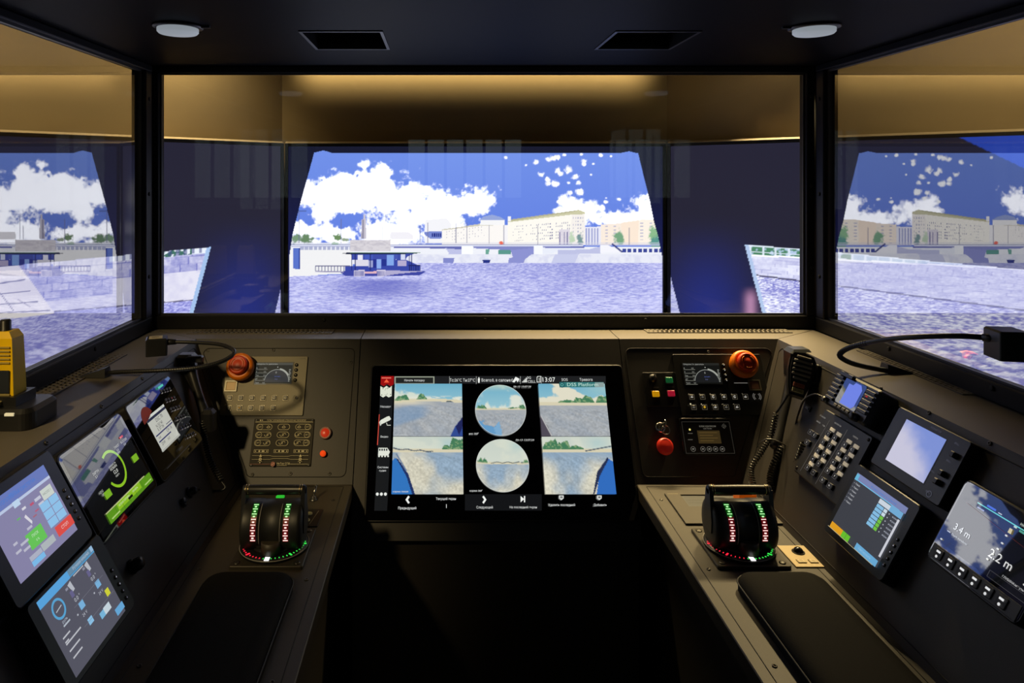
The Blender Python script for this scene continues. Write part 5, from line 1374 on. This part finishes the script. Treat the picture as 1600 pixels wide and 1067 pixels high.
# ================================================================ RIGHT SIDE CONSOLE
rd = Dev('radio_transceiver', 'small radio with ribbed sides and blue screen on the right console', 'radio', 'right', -1.255, -.038, .0)
MB().slab(0, 0, 0, .128, .068, .034, .008, .004, 4).build('casing', M_RADIO := mat('blue_grey_plastic', (.040, .042, .048), .4), rd.root)
for k in range(6):
    y = .024 - k * .0088
    MB().slab(-.048, y, .034, .024, .0056, .004, .001, .001).build('side_key', M_RADIO, rd.root)
    if k < 5: MB().slab(.046, y - .002, .034, .026, .0064, .004, .001, .001).build('side_key', mat('grey_key', (.07, .068, .066), .42), rd.root)
MB().slab(-.002, .004, .034, .062, .050, .001, .004, .0003).build('screen_glass', M_GLASSBLK, rd.root)
p = Pic(.0352, .00006)
p.poly([(-.018, -.019), (.016, -.019), (.022, -.013), (.022, .018), (.014, .026), (-.002, .026), (-.006, .020), (-.018, .020)], (108, 128, 226)); p.build('screen_picture', rd.root)  # glowing blue shape with cut corners, laid over the glass
for k in range(4): MB().slab(-.024 + k * .0125, -.0265, .034, .0098, .0056, .003, .001, .0008).build('soft_key', M_KEYCREAMDIM := mat('dim_cream_key', (.20, .18, .13), .45), rd.root)
MB().lathe([(.0075, 0), (.0075, .010), (.005, .012), (0, .012)], 16, (.040, -.028, .034)).build('volume_knob', M_BLACK, rd.root)
MB().lathe([(.0055, 0), (.0055, .010), (0, .011)], 14, (-.058, -.028, .030)).build('mic_plug', M_METALDK := mat('dark_metal', (.2, .2, .2), .3, .9), rd.root)
MB().slab(-.030, .031, .034, .040, .008, .006, .002, .001).build('bracket', M_BLACK, rd.root)
p = Pic(.0382); p.rect(.040, .0115, .046, .0145, (150, 40, 34)); p.build('red_mark', rd.root)
# keypad
kd = Dev('keypad', 'black telephone keypad with cream key labels on the right console', 'keypad', 'right', -1.262, -.1465)
KW, KH = .150, .132
MB().slab(0, 0, 0, KW, KH, .012, .006, .002, 4).build('casing', M_DARK, kd.root)
def K1(x, y, h=.0145): return kd.l(1230 + x / 7.619, 640 + y / 7.619, h)
mk = Pic(.0160, .00005)
cols = [((530, 235), 5), ((607, 288), 4), ((728, 372), 4), ((808, 432), 4)]
lab = [[(530, 235), (460, 335), (398, 438), (340, 540), (278, 640)], [(607, 290), (545, 388), (480, 494), (420, 600)], [(728, 375), (657, 475), (597, 578), (530, 686)], [(812, 435), (750, 538), (685, 645), (620, 758)]]
key = [[(492, 288), (430, 388), (370, 490), (312, 590), (248, 692)], [(572, 340), (512, 440), (448, 545), (383, 648), (320, 752)], [(693, 425), (627, 527), (562, 632), (496, 735)], [(780, 482), (714, 588), (648, 692), (582, 800)]]
for c_ in lab:
    for (x, y) in c_:
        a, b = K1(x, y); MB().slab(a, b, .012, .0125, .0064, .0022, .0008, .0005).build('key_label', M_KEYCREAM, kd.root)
sym = '123456789*0#ABCDEFGH'
n_ = 0
for c_ in key + [[(435, 845), (518, 912)], [(290, 275), (337, 308)], [(250, 395)]]:
    for (x, y) in c_:
        a, b = K1(x, y); MB().slab(a, b, .012, .0118, .0098, .0034, .0015, .0008).build('key', M_BLACK, kd.root)
        mk.outline(a - .0054, b - .0044, a + .0054, b + .0044, .0006, (92, 90, 92)); mk.text(sym[n_ % len(sym)], a, b - .0016, .0052, (225, 222, 215), 'c'); n_ += 1
mk.z = .0122
for (x0_, y0_, x1_, y1_) in ((505, 130, 155, 730), (720, 240, 335, 885)):
    mk.line(*K1(x0_, y0_, .012), *K1(x1_, y1_, .012), .0008, (96, 92, 88))
for (x, y, s_) in ((420, 92, 'СТАНЦИЯ'), (370, 155, 'ВЫЗОВ'), (430, 200, 'ТЛФ'), (600, 185, 'АБОНЕНТЫ'), (810, 340, 'ГРУППА')): a, b = K1(x, y, .012); mk.text(s_, a, b, .0038, (150, 146, 140), 'c')
mk.build('key_legend', kd.root)
MB().lathe([(.003, 0), (.003, .001), (0, .001)], 10, (KW / 2 - .008, KH / 2 - .008, .012)).build('screw', M_BLACK, kd.root)
MB().lathe([(.003, 0), (.003, .001), (0, .001)], 10, (-KW / 2 + .008, -KH / 2 + .008, .012)).build('screw', M_BLACK, kd.root)
u, v = at(1261, 637, 'right', .004)
d = Dev('rocker_switch', 'tiny grey rocker switch above the keypad on the right console', 'switch', 'right', u, v)
MB().slab(0, 0, 0, .018, .010, .003, .001, .0005).build('bezel', M_BLACK, d.root); MB().slab(0, 0, .002, .011, .005, .003, .001, .0008).build('rocker', mat('grey_rocker', (.25, .27, .32), .4), d.root)
# display with a glowing blue-to-pale gradient
def grad_display():
    d = Dev('radar_display', 'black display with blank pale blue screen and knobs on the right console', 'display', 'right', -1.078, -.066)
    w, h = .160, .104
    MB().slab(0, 0, 0, w, h, .020, .005, .0015, 4).build('casing', M_SATIN, d.root)
    sx, sy, sw, sh = -.010, .002, .089, .073
    MB().frame(sx, sy, .019, sw + .010, sh + .004, .0012, sw, sh, icx=sx + .003).build('screen_rim', M_BLACK, d.root)
    U, V = np.meshgrid(np.linspace(0, 1, 40), np.linspace(0, 1, 34))
    n = fbm(U, V, .45, 12, 4)
    t = sstep(-.25, .28, (U * .75 + V * .85) - .82 + (n - .5) * .45)[..., None]
    rgb = lin(202, 200, 222) * (1 - t) + lin(126, 146, 214) * t
    xyz = np.stack([sx + .003 + (U - .5) * sw, sy + (V - .5) * sh, np.full_like(U, .0202)], -1)
    picture_grid('screen_picture', d.root, None, None, xyz, rgb * .95)
    for (px, py) in ((1487, 709), (1469, 738), (1461, 751)):
        a, b = d.l(px, py, .026); MB().slab(a, b, .020, .009, .009, .007, .002, .0015).build('knob', M_DARK, d.root)
    p = Pic(.0203, .00005)
    for (px, py) in ((1495, 695), (1482, 722), (1457, 738), (1450, 770)):
        a, b = d.l(px, py, .02); p.text('BRILL', a, b, .004, (72, 72, 84), 'c')
    a, b = d.l(1452, 772, .02); p.arc(a, b, .004, .005, 0, 360, (70, 72, 84), 12)
    p.text('МОНИТОР', .012, .043, .0045, (72, 72, 84), 'c'); p.build('legend', d.root)
grad_display()
def con_log(pc):
    pc.gain = .85
    pc.rect(0, 0, 1, 1, (66, 68, 76)); pc.rect(0, .90, 1, 1, (128, 138, 186)); pc.rect(0, .885, .9, .90, (120, 196, 240)); pc.rect(0, .88, .06, .985, (110, 190, 226)); UT(pc, 'Журнал тревог и событий', .32, .925, .035, (70, 130, 215))
    for k in range(6): UT(pc, 'Канал', .06, .82 - k * .065, .028, (206, 208, 214)); pc.disc(.035, .83 - k * .065, .008, (150, 152, 160), 8)
    pc.rect(.56, .80, .78, .875, (214, 226, 238))
    for k in range(6):
        y = .735 - k * .062
        pc.rect(.56, y, .685, y + .052, (140, 200, 240)); pc.rect(.695, y, .755, y + .052, (214, 232, 244) if k < 2 else (120, 206, 70)); pc.disc(.80, y + .026, .010, (190, 194, 206), 8); UT(pc, 'норма', .86, y + .012, .026, (190, 196, 212))
    pc.rect(.78, .80, 1, .90, (120, 180, 224)); pc.rect(.965, .16, 1, .78, (216, 218, 228))
    pc.rect(.03, .0, .28, .10, (236, 166, 34)); pc.rect(.28, .0, .36, .10, (110, 200, 50)); pc.rect(.365, .0, .44, .10, (110, 200, 50)); pc.rect(.0, -.008, .95, .0, (200, 190, 150)); pc.rect(.58, .0, 1.0, .10, (112, 180, 226)); UT(pc, 'Квитировать', .64, .035, .035, (160, 206, 240))
side_display('touch panel with grey table, orange bar and green squares on the right console', 'right', (-1.100, -.193), .157, .126, .022, (-.004, -.0005, .126, .100), con_log, name='touch_monitor', buttons=5, glass=False)
def con_depth(pc):
    pc.rect(0, 0, 1, 1, (5, 6, 7)); pc.rect(.20, .80, 1.2, .815, (110, 220, 216)); pc.rect(.30, .83, .40, .86, (70, 110, 220)); pc.rect(.22, .74, .30, .76, (150, 160, 200)); pc.rect(.43, .83, .47, .845, (200, 205, 210))
    UT(pc, 'НАВИГАЦИЯ 12:54', .66, .845, .035, (215, 225, 215)); pc.rect(.68, .76, .74, .79, (90, 170, 150)); pc.rect(.62, .775, .65, .80, (200, 220, 205))
    UT(pc, '3.4 m', .10, .28, .10, (228, 232, 238)); UT(pc, '2.2 m', .53, .24, .125, (242, 242, 240)); UT(pc, 'Depth transducer', .12, .19, .03, (205, 212, 222)); pc.rect(.06, .20, .10, .215, (200, 205, 215))
    for (x, y) in ((.60, .62), (.60, .50), (.59, .40), (.57, .30), (.55, .20), (.93, .42), (.94, .32), (.94, .20), (.05, .05)): pc.disc(x, y, .014, (222, 222, 214), 8)
    pc.poly([(.60, .74), (.63, .74), (.635, .67), (.60, .67)], (222, 206, 140))
    UT(pc, 'ГЛУБИНА', .74, .115, .03, (215, 215, 215)); UT(pc, 'м/футы', .87, .115, .03, (215, 215, 215)); pc.line(.10, .72, 1.0, .58, .004, (96, 40, 34)); pc.outline(.62, .0, 1.02, .10, .006, (70, 70, 74))
d = side_display('large black depth display with white numbers and key row, nearest on the right console', 'right', (-.895, -.1225), .156, .122, .026, (.0, .012, .145, .090), con_depth, glass=True, rcorner=.010, name='depth_display')
MB().box((0, -.0475, .0268), (.146, .020, .0012), .0004).build('key_strip', mat('grey_key_strip', (.07, .072, .078), .4), d.root)
p = Pic(.0292, .00005)
for k in range(6):
    x = -.058 + k * .0215
    MB().slab(x, -.0475, .0272, .015, .014, .0016, .002, .0006).build('key', mat('grey_rubber_key', (.05, .05, .055), .5), d.root)
    p.rect(x - .0035, -.0460, x + .0035, -.0432, (225, 226, 226)); p.disc(x, -.0515, .0020, (215, 216, 216), 10)
p.build('key_legend', d.root)
# hand microphone and the handset of the right corner
hb = world_thing('handset_cradle', 'dark faceted handset block in the right corner behind the microphone', 'handset', P(1240, 600, 1.50))
m = MB(); q = W(hb, [P(1247, 565, 1.52)])[0]
m.box(tuple(q), (.048, .045, .060), .008); m.build('head', mat('slate_plastic', (.028, .032, .036), .35), hb)
m = MB(); m.tube(W(hb, curve_pts([P(1240, 590, 1.505), P(1232, 625, 1.48), P(1222, 665, 1.455), P(1212, 700, 1.43)], 14)), lambda t: .012 + .003 * (1 - t), 10); m.build('grip', M_SATIN, hb)
MB().box(tuple(W(hb, [P(1262, 590, 1.50)])[0]), (.040, .030, .060), .006).build('holder', M_BLACK, hb)
mb = world_thing('hand_microphone', 'black hand microphone with ribbed grille hanging in the right corner', 'microphone', P(1245, 612, 1.42))
o_, uu, vv = PLANES['front']; nn = Vector((-.25, -.85, .45)).normalized()
up = Vector((.30, .15, .94)); rt = up.cross(nn).normalized(); up = nn.cross(rt).normalized()
mm = Matrix((rt, up, nn)).transposed().to_4x4(); mm.translation = P(1250, 585, 1.435)
mb.matrix_world = mm
body = [(-.024, .030), (-.018, .040), (0, .044), (.018, .040), (.024, .030), (.024, .005), (.018, -.030), (.014, -.046), (-.014, -.046), (-.018, -.030), (-.024, .005)]
MB().prism(body, -.016, .008).build('body', M_SATIN, mb)
MB().prism([(x * .86, y * .92) for x, y in body], .008, .013).build('face', M_DARK, mb)
for k in range(6):
    y = .032 - k * .0090; w_ = .034 if 0 < k < 5 else .026
    MB().box((0, y, .0145), (w_, .0042, .005), .001).build('grille_rib', mat('grey_rib', (.30, .285, .26), .4), mb)
for k, c in enumerate(((200, 120, 95), (205, 200, 150))):
    MB().slab(0, -.026 - k * .011, .0125, .021, .0085, .003, .001, .0008).build('key', mat('mic_key_%s' % ('red', 'cream')[k], srgb(*c), .4), mb)
p = Pic(.0157); p.text('△ 16/9', 0, -.0275, .0052, (120, 30, 20), 'c'); p.text('△ H/L', 0, -.0385, .0052, (70, 66, 40), 'c'); p.build('key_legend', mb, emit=False)
MB().box((.030, .010, -.002), (.010, .040, .018), .003).build('talk_bar', M_BLACK, mb)
# cords of the right corner
cA = world_thing('coiled_cord', 'thin coiled cord hanging from the hand microphone', 'cord', P(1200, 690, 1.42))
MB().tube(W(cA, curve_pts([P(1236, 604, 1.43), P(1228, 622, 1.44), P(1212, 646, 1.44)], 14)), .0022, 7).build('lead', M_SATIN, cA)
MB().tube(W(cA, coil_pts([P(1212, 646, 1.44), P(1205, 678, 1.43), P(1190, 705, 1.415), P(1174, 732, 1.40), P(1178, 760, 1.38)], 30, .0045, 8)), .0017, 6).build('coil', M_CORD, cA)
cB = world_thing('coiled_cord', 'thick coiled cord looping down from the keypad to the right handset', 'cord', P(1215, 770, 1.38))
MB().tube(W(cB, coil_pts([P(1222, 700, 1.42), P(1208, 730, 1.40), P(1204, 755, 1.385), P(1216, 776, 1.375), P(1234, 758, 1.37), P(1245, 725, 1.365), P(1256, 692, 1.36)], 42, .0058, 8)), .0021, 6).build('coil', M_CORD, cB)
cC = world_thing('handset_cable', 'thin black cable arching from the radio down behind the keypad', 'cable', P(1255, 640, 1.39))
MB().tube(W(cC, curve_pts([P(1288, 621, 1.345), P(1272, 616, 1.37), P(1256, 626, 1.39), P(1247, 648, 1.41), P(1240, 672, 1.42), P(1224, 702, 1.42)], 30)), .0018, 7).build('cable', M_SATIN, cC)
hk = world_thing('cord_hook', 'bent wire hook that gathers the cords in the right corner', 'hook', P(1208, 690, 1.40))
MB().tube(W(hk, curve_pts([P(1184, 698, 1.43), P(1190, 690, 1.41), P(1202, 686, 1.40), P(1216, 690, 1.40), P(1230, 697, 1.42)], 20)), .0016, 7).build('wire', M_METALDK, hk)
MB().lathe([(.005, 0), (.005, .004), (0, .005)], 12, tuple(W(hk, [P(1230, 698, 1.424)])[0])).build('screw', M_METALDK, hk)

# ================================================================ ARMS
def throttle(label, cx, cy, lean, neck):
    d = Dev('thrust_lever', label, 'lever', 'arm', cx, cy, group='thrust levers on the console arms')
    R0 = d.root
    MB().slab(0, 0, 0, .122, .128, .006, .004, .001).build('base_plate', M_PLATE2, R0)
    for sx in (-1, 1):
        for sy in (-1, 1): MB().lathe([(.0055, 0), (.0055, .001), (.003, .0016), (0, .0008)], 14, (sx * .050, sy * .053, .006)).build('screw', M_SCREW, R0)
    MB().lathe([(.058, .006), (.058, .010), (.056, .012), (.046, .012)], 48).build('scale_ring', M_SATIN, R0)
    MB().ring((0, 0, .0105), .0585, .0008, 48, 6).build('ring_edge', M_LINE, R0)
    for k in range(27):
        a = math.radians(-90 + (k - 13) * 7.2)
        major = k % 6 == 1
        x, y = .0525 * math.cos(a), .0525 * math.sin(a)
        mt = M_LEDRED if k < 12 else (M_LEDWHITE if k == 13 else M_LEDGREEN)
        if not major and k != 13: mt = {M_LEDRED: M_LEDRED, M_LEDGREEN: M_LEDGREEN}.get(mt, M_LEDWHITE)
        o = MB().box((0, 0, 0), (.0075 if major else .0026, .0026 if major else .0012, .0008)).build('scale_mark', mt, R0)
        if k == 13: o.scale = (1.6, 3, 1)
        o.location = (x, y, .0126); o.rotation_euler = (0, 0, a)
    MB().lathe([(.040, .012), (.038, .016), (.020, .018), (.018, .03)], 32).build('pedestal', M_SATIN, R0)
    MB().lathe([(.0165, .014), (.0165, .034)], 20, (neck, -.034, 0)).build('neck', M_ARM, R0)
    zc, R = .046, .0405
    pr = [(.010, -.053), (.032, -.0525), (.040, -.050), (R, -.045), (R, -.0195), (R - .001, -.019), (R - .001, .019), (R, .0195), (R, .045), (.040, .050), (.032, .0525), (.010, .053)]
    MB().lathe(pr, 48, (0, 0, zc), 'x').build('drum', M_DRUM, R0)
    for x in (-.0175, .0175):
        MB().tube([(x, -(R + .0002) * math.cos(math.radians(a)), zc + (R + .0002) * math.sin(math.radians(a))) for a in range(-28, 76, 6)], .0007, 5).build('drum_line', M_LINE, R0)
    for x in (-.0275, .0275):
        for a0, a1, ms in ((-18, 40, M_STRIPRED), (40, 75, M_STRIPGREEN)):
            m = MB(); aa = [math.radians(a0 + (a1 - a0) * i / 8) for i in range(9)]
            vs = [(x + q * .0048, -(R + e) * math.cos(a), zc + (R + e) * math.sin(a)) for a in aa for q, e in ((-1, -.0005), (1, -.0005), (1, .0002), (-1, .0002))]
            fs = [(4 * i + j, 4 * i + (j + 1) % 4, 4 * i + 4 + (j + 1) % 4, 4 * i + 4 + j) for i in range(8) for j in range(4)] + [(0, 1, 2, 3), (35, 34, 33, 32)]
            st = m.add(vs, fs).build('scale_strip', ms, R0)
        for k in range(15):
            a = math.radians(-14 + k * 6.0)
            mt = M_LEDPINK if k < 9 else M_LEDPALE
            o = MB().box((0, 0, 0), (.0080 if k % 2 == 0 else .0036, .0010, .0011 if k % 2 == 0 else .0020)).build('scale_light', mt, st)
            o.location = (x, -(R + .0004) * math.cos(a), zc + (R + .0004) * math.sin(a)); o.rotation_euler = (-a, 0, 0)
    hz = .104
    for sx in (-1, 1):
        pts = [(-.016, zc - .010), (.016, zc - .010), (.018, zc + .010), (.0085, hz + .002), (-.0085, hz + .002), (-.018, zc + .010)]
        m = MB(); n = len(pts); xa, xb = sx * .0475, sx * .0545
        vs = [(xa, y, z) for y, z in pts] + [(xb, y, z) for y, z in pts]
        m.add(vs, [tuple(range(n)), tuple(reversed(range(n, 2 * n)))] + [(i, (i + 1) % n, n + (i + 1) % n, n + i) for i in range(n)]); m.build('lever_arm', M_BLACK, R0)
    g = MB().lathe([(.0070, -.0545), (.0085, -.052), (.0085, -.046), (.0080, -.044), (.0086, 0), (.0080, .044), (.0085, .046), (.0085, .052), (.0070, .0545)], 20, (0, 0, hz), 'x').build('grip', M_SATIN, R0)
    for x in (-.0485, -.0445, .0445, .0485): MB().lathe([(.0080, -.0009), (.0091, -.0005), (.0091, .0005), (.0080, .0009)], 24, (x, 0, hz), 'x').build('grip_ring', M_BRASS, g)
    return d
M_STRIPRED = mat('dim_red_strip', (.05, .004, .006), .4, emit=(.5, .01, .02), estr=.14)
M_STRIPGREEN = mat('dim_green_strip', (.004, .05, .006), .4, emit=(.02, .5, .03), estr=.14)
M_DRUM = mat('matt_black_drum', (.014, .014, .014), .48)
M_PLATE2 = mat('lever_base_plate', (.05, .043, .032), .4, .3)
throttle('black thrust lever with lit scales on the left arm, beside the green button', -.290, 1.222, 0, .002)
throttle('black thrust lever with lit scales on the right arm, in front of the orange flap', .516, 1.222, 0, .002)
# left arm small controls
u, v = at(438, 774, 'arm', .022)
d = Dev('push_button', 'lit green push button behind the left thrust lever', 'button', 'arm', u, v)
MB().lathe([(.0105, 0), (.0105, .017), (.009, .019), (.0085, .018)], 22).build('collar', M_BLACK, d.root); MB().lathe([(.0085, .010), (.0085, .0205), (0, .0218)], 22).build('lens', M_GREENLIT, d.root)
u, v = at(490, 781, 'arm')
d = Dev('toggle_switch', 'metal toggle switch behind the left thrust lever', 'switch', 'arm', u, v)
MB().lathe([(.0085, 0), (.0085, .002), (.0055, .003), (.0055, .008), (0, .008)], 6).build('nut', M_METALDK, d.root)
MB().tube([(0, 0, .006), (.001, .004, .014), (.003, .010, .026)], lambda t: .0022 + .0012 * t, 10).build('bat', M_METAL, d.root)
u, v = at(486, 810, 'arm')
d = Dev('socket_plate', 'small black plate with two pale round sockets right of the left lever', 'socket', 'arm', u + .001, v)
MB().slab(0, 0, 0, .034, .068, .002, .002, .0006).build('plate', M_PLATEDK, d.root)
for y in (-.013, .013):
    MB().lathe([(.0075, 0), (.0075, .0015), (.004, .002), (.0035, .0006), (0, .0006)], 18, (-.008, y, .002)).build('socket', mat('pale_socket', (.42, .40, .24), .4), d.root)
p = Pic(.0022); p.rect(-.010, -.001, -.006, .001, (200, 195, 160)); p.line(.001, -.026, .009, .026, .0008, (170, 165, 140)); p.build('legend', d.root, emit=False)
# right arm small controls
d = Dev('reader_plate', 'brown metal plate with inset label window behind the right lever', 'plate', 'arm', .546, 1.370)
m = MB().frame(0, 0, 0, .184, .126, .004, .110, .052, icx=-.008, icy=.030); m.build('plate', M_ARM, d.root)
MB().box((-.008, .030, .0008), (.110, .052, .0016)).build('window', mat('grey_label_window', (.10, .105, .11), .35), d.root)
p = Pic(.0017)
for k in range(3): p.line(-.058, .048 - k * .012, .040, .048 - k * .012, .0008, (60, 60, 62))
p.build('window_lines', d.root, emit=False)
p = Pic(.0042); p.rect(-.088, .0585, -.066, .0595, (170, 160, 130)); p.line(-.05, -.028, -.02, -.036, .002, (150, 140, 110)); p.line(-.046, -.036, -.03, -.026, .002, (150, 140, 110)); p.build('legend', d.root, emit=False)
MB().tube([(-.092, -.063, .002), (.092, -.063, .002), (.092, .063, .002), (-.092, .063, .002)], .0012, 4, closed=True).build('plate_edge', M_GROOVE, d.root)
u, v = at(1165, 776, 'arm', .026)
d = Dev('flap_switch', 'orange safety flap switch seen through the right lever handle', 'switch', 'arm', u, v + .004)
MB().slab(0, 0, 0, .034, .030, .014, .002, .001).build('base', M_BLACK, d.root)
m = MB(); pts = [(-.016, .012), (.013, .012), (.016, .026), (.008, .042), (-.014, .034)]
n = len(pts); vs = [(-.0165, y, z) for y, z in pts] + [(.0165, y, z) for y, z in pts]
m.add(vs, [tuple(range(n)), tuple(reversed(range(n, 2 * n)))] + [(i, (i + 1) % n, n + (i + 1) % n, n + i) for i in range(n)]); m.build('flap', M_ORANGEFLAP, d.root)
d = Dev('trackball', 'steel trackball plate with two keys on the right arm', 'trackball', 'arm', .613, 1.198)
MB().slab(0, 0, 0, .053, .068, .0022, .001, .0005).build('plate', M_STEELPLATE, d.root)
MB().lathe([(.0105, .0022), (.0105, .0032), (.0090, .0034), (.0088, .0022)], 26, (0, .012, 0)).build('collar', M_BLACK, d.root)
MB().lathe([(.0085 * math.cos(math.radians(a)), .0022 + .0085 * math.sin(math.radians(a))) for a in range(0, 90, 10)] + [(0, .0107)], 26, (0, .012, 0)).build('ball', mat('gunmetal_ball', (.08, .08, .08), .12, .9), d.root)
for x in (-.010, .010):
    MB().slab(x, -.018, .0022, .014, .011, .0016, .001, .0005).build('key', M_STEELPLATE, d.root)
    p = Pic(.0039); p.outline(x - .004, -.022, x + .004, -.014, .0008, (235, 225, 190)); p.build('key_mark', d.root, emit=False)
# armrest pads
def pad(label, x0, x1, y0, y1, h):
    cx, cy = (x0 + x1) / 2, (y0 + y1) / 2
    r = empty('armrest_pad', label, 'armrest', loc=(cx, cy, .755), group='armrest pads on the console arms')
    m = MB(); w, l = x1 - x0, y1 - y0; rings = [(0, .0), (.0, h * .45), (.004, h * .75), (.012, h * .93), (.024, h)]
    vs = []; fs = []; N = 24
    def rp(ins, z):
        R = .030; out = []
        for qx, qy, a0 in ((1, 1, 0), (-1, 1, 90), (-1, -1, 180), (1, -1, 270)):
            for i in range(6):
                a = math.radians(a0 + 90 * i / 5); rr = max(R - ins, .004)
                out.append((qx * (w / 2 - ins - rr) + rr * math.cos(a), qy * (l / 2 - ins - rr) + rr * math.sin(a), z))
        return out
    for ins, z in rings: vs += rp(ins, z)
    for k in range(len(rings) - 1):
        for i in range(N): fs.append((k * N + i, k * N + (i + 1) % N, (k + 1) * N + (i + 1) % N, (k + 1) * N + i))
    fs.append(tuple((len(rings) - 1) * N + i for i in range(N)))
    m.add(vs, fs, 0, True); m.build('cushion', M_PAD, r)
    MB().tube([(x, y, h * .5) for x, y, z in rp(-.0006, 0)], .0014, 5, closed=True).build('seam', M_RUBBER, r)
pad('long black armrest pad on the left arm', -.372, -.232, .55, 1.125, .024)
pad('long black armrest pad on the right arm', .462, .600, .55, 1.122, .026)

# ================================================================ LEDGE THINGS
def gooseneck(label, base, path, head_c, head_d, label_on, size, ring_ang):
    r = world_thing('gooseneck_lamp', label, 'lamp', base, group='gooseneck lamps on the ledge')
    m = MB()
    x, y, z = W(r, [base])[0]
    q0 = [(-.030, -.012, 0), (.024, -.014, 0), (.024, .014, 0), (-.030, .012, 0)]; q1 = [(-.016, -.008, .004), (.022, -.010, .017), (.022, .010, .017), (-.016, .008, .004)]
    s_ = 1 if head_c[0] > base[0] or True else -1
    if ring_ang < 0: q0 = [(-a, b, c) for a, b, c in q0]; q1 = [(-a, b, c) for a, b, c in q1]
    m.hexa(q0, q1).build('foot', M_SATIN, r)
    pts = curve_pts(path, 60)
    MB().tube(W(r, pts), .0042 * size, 9).build('neck', M_SATIN, r)
    # corrugation of the first half
    m = MB()
    for i in range(2, 34):
        a, b = pts[i], pts[i + 1]
        for f in (0.0, .5):
            p_ = a.lerp(b, f); t = (b - a).normalized(); e = t.cross(Vector((0, 0, 1))).normalized(); g = e.cross(t)
            m.tube([p_ - r.location + (e * math.cos(2 * math.pi * k / 8) + g * math.sin(2 * math.pi * k / 8)) * .0043 * size for k in range(8)], .0007 * size, 4, closed=True)
    o = m.build('corrugation', M_BLACK, r); o['kind'] = 'stuff'
    hd = Vector(head_d); c = Vector(head_c) - r.location
    tdir = (pts[-1] - pts[-4]).normalized()
    MB().tube([pts[-3] - r.location, pts[-1] - r.location, pts[-1] - r.location + tdir * .006], lambda t: (.0055 + .003 * t) * size, 12).build('collar', M_BLACK, r)
    zrot = Matrix.Rotation(ring_ang, 4, 'Z')
    hm = MB().slab(0, 0, -hd.z / 2, hd.x, hd.y, hd.z, .004, .0025, 4).build('head', M_SATIN, r)
    hm.matrix_local = Matrix.Translation(c) @ zrot
    if label_on:
        lb = MB().box((0, 0, 0), (hd.x * .62, hd.y * .62, .0006)).build('head_sticker', mat('cream_sticker', (.62, .55, .36), .5), r)
        lb.matrix_local = Matrix.Translation(c) @ zrot @ Matrix.Translation((-hd.x * .04, -.002, hd.z / 2 + .0004))
        p = Pic(.0); 
        for k in range(3): p.rect(-.007, -.006 + k * .0045, .006, -.0045 + k * .0045, (120, 105, 70))
        lp = p.build('sticker_print', lb, emit=False); lp.location = (0, 0, .0005)
    return r
b_ = on('ledge', -.648, 1.318, .001)
gooseneck('gooseneck lamp with sticker on its square head, curving over the left ledge', b_, [P(170, 582, 1.318), P(200, 580.5, 1.31), P(255, 578.5, 1.305), P(310, 574, 1.31), P(350, 563, 1.33), P(366, 549, 1.36), P(345, 538.5, 1.385), P(305, 535, 1.40), P(264, 534, 1.405)], P(245, 540, 1.405), (.040, .040, .034), True, .9, .35)
b_ = on('ledge', .869, 1.346, .001)
gooseneck('black gooseneck lamp with square head looping out over the right ledge', b_, [P(1392, 580, 1.34), P(1362, 575, 1.335), P(1330, 567, 1.32), P(1312, 555, 1.29), P(1330, 542, 1.25), P(1380, 531, 1.18), P(1440, 526, 1.11), P(1500, 525, 1.06), P(1548, 528, 1.03)], P(1573, 537, 1.02), (.040, .044, .042), False, 1.0, -.15)
# yellow handheld radio in its charger
rb = Vector((-.668, 1.075, 1.029))
ch = world_thing('charging_cradle', 'black charging cradle on the left ledge holding the yellow radio', 'charger', rb)
MB().slab(.012, 0, 0, .105, .085, .030, .018, .006, 6).build('base', M_BLACK, ch)
MB().frame(-.004, .0, .030, .075, .052, .014, .062, .036).build('socket_wall', M_BLACK, ch)
p = MB().box((.034, -.038, .024), (.014, .012, .004), .001).build('charge_light', mat('pale_charge_light', (.6, .55, .4), .4, emit=(.9, .8, .5), estr=.5), ch)
MB().box((-.012, -.030, .037), (.050, .010, .004), .001).build('front_lip', mat('cream_lip', (.55, .45, .2), .4), ch)
hr = world_thing('handheld_radio', 'yellow handheld radio standing in the charger at the left edge', 'radio', rb + Vector((-.004, 0, .0308)))
m = MB(); m.hexa([(-.029, -.017, 0), (.029, -.017, 0), (.029, .017, 0), (-.029, .017, 0)], [(-.027, -.015, .098), (.025, -.015, .098), (.025, .015, .098), (-.027, .015, .098)])
m.build('body', M_YELLOW, hr)
m = MB(); m.hexa([(-.027, -.015, .098), (.025, -.015, .098), (.025, .015, .098), (-.027, .015, .098)], [(-.022, -.012, .108), (.019, -.012, .108), (.019, .012, .108), (-.022, .012, .108)]); m.build('shoulder', M_YELLOW, hr)
MB().box((.006, -.0178, .034), (.034, .0025, .034), .001).build('screen', mat('grey_radio_screen', (.03, .035, .045), .2), hr)
MB().box((.006, -.0182, .010), (.036, .0025, .012), .001).build('lower_trim', mat('khaki_trim', (.30, .24, .08), .5), hr)
for k in range(5): MB().box((.006, -.0168, .062 + k * .0058), (.034, .002, .0026), .0006).build('grille_bar', mat('khaki_yellow', (.45, .33, .06), .5), hr)
MB().lathe([(.0095, .104), (.0095, .108), (.0080, .110), (.0080, .122), (.0065, .124), (0, .124)], 16, (.006, 0, 0)).build('antenna_stub', M_BLACK, hr)
MB().lathe([(.006, .106), (.006, .116), (0, .116)], 14, (-.014, 0, 0)).build('knob', M_BLACK, hr)
bpy.context.view_layer.update()
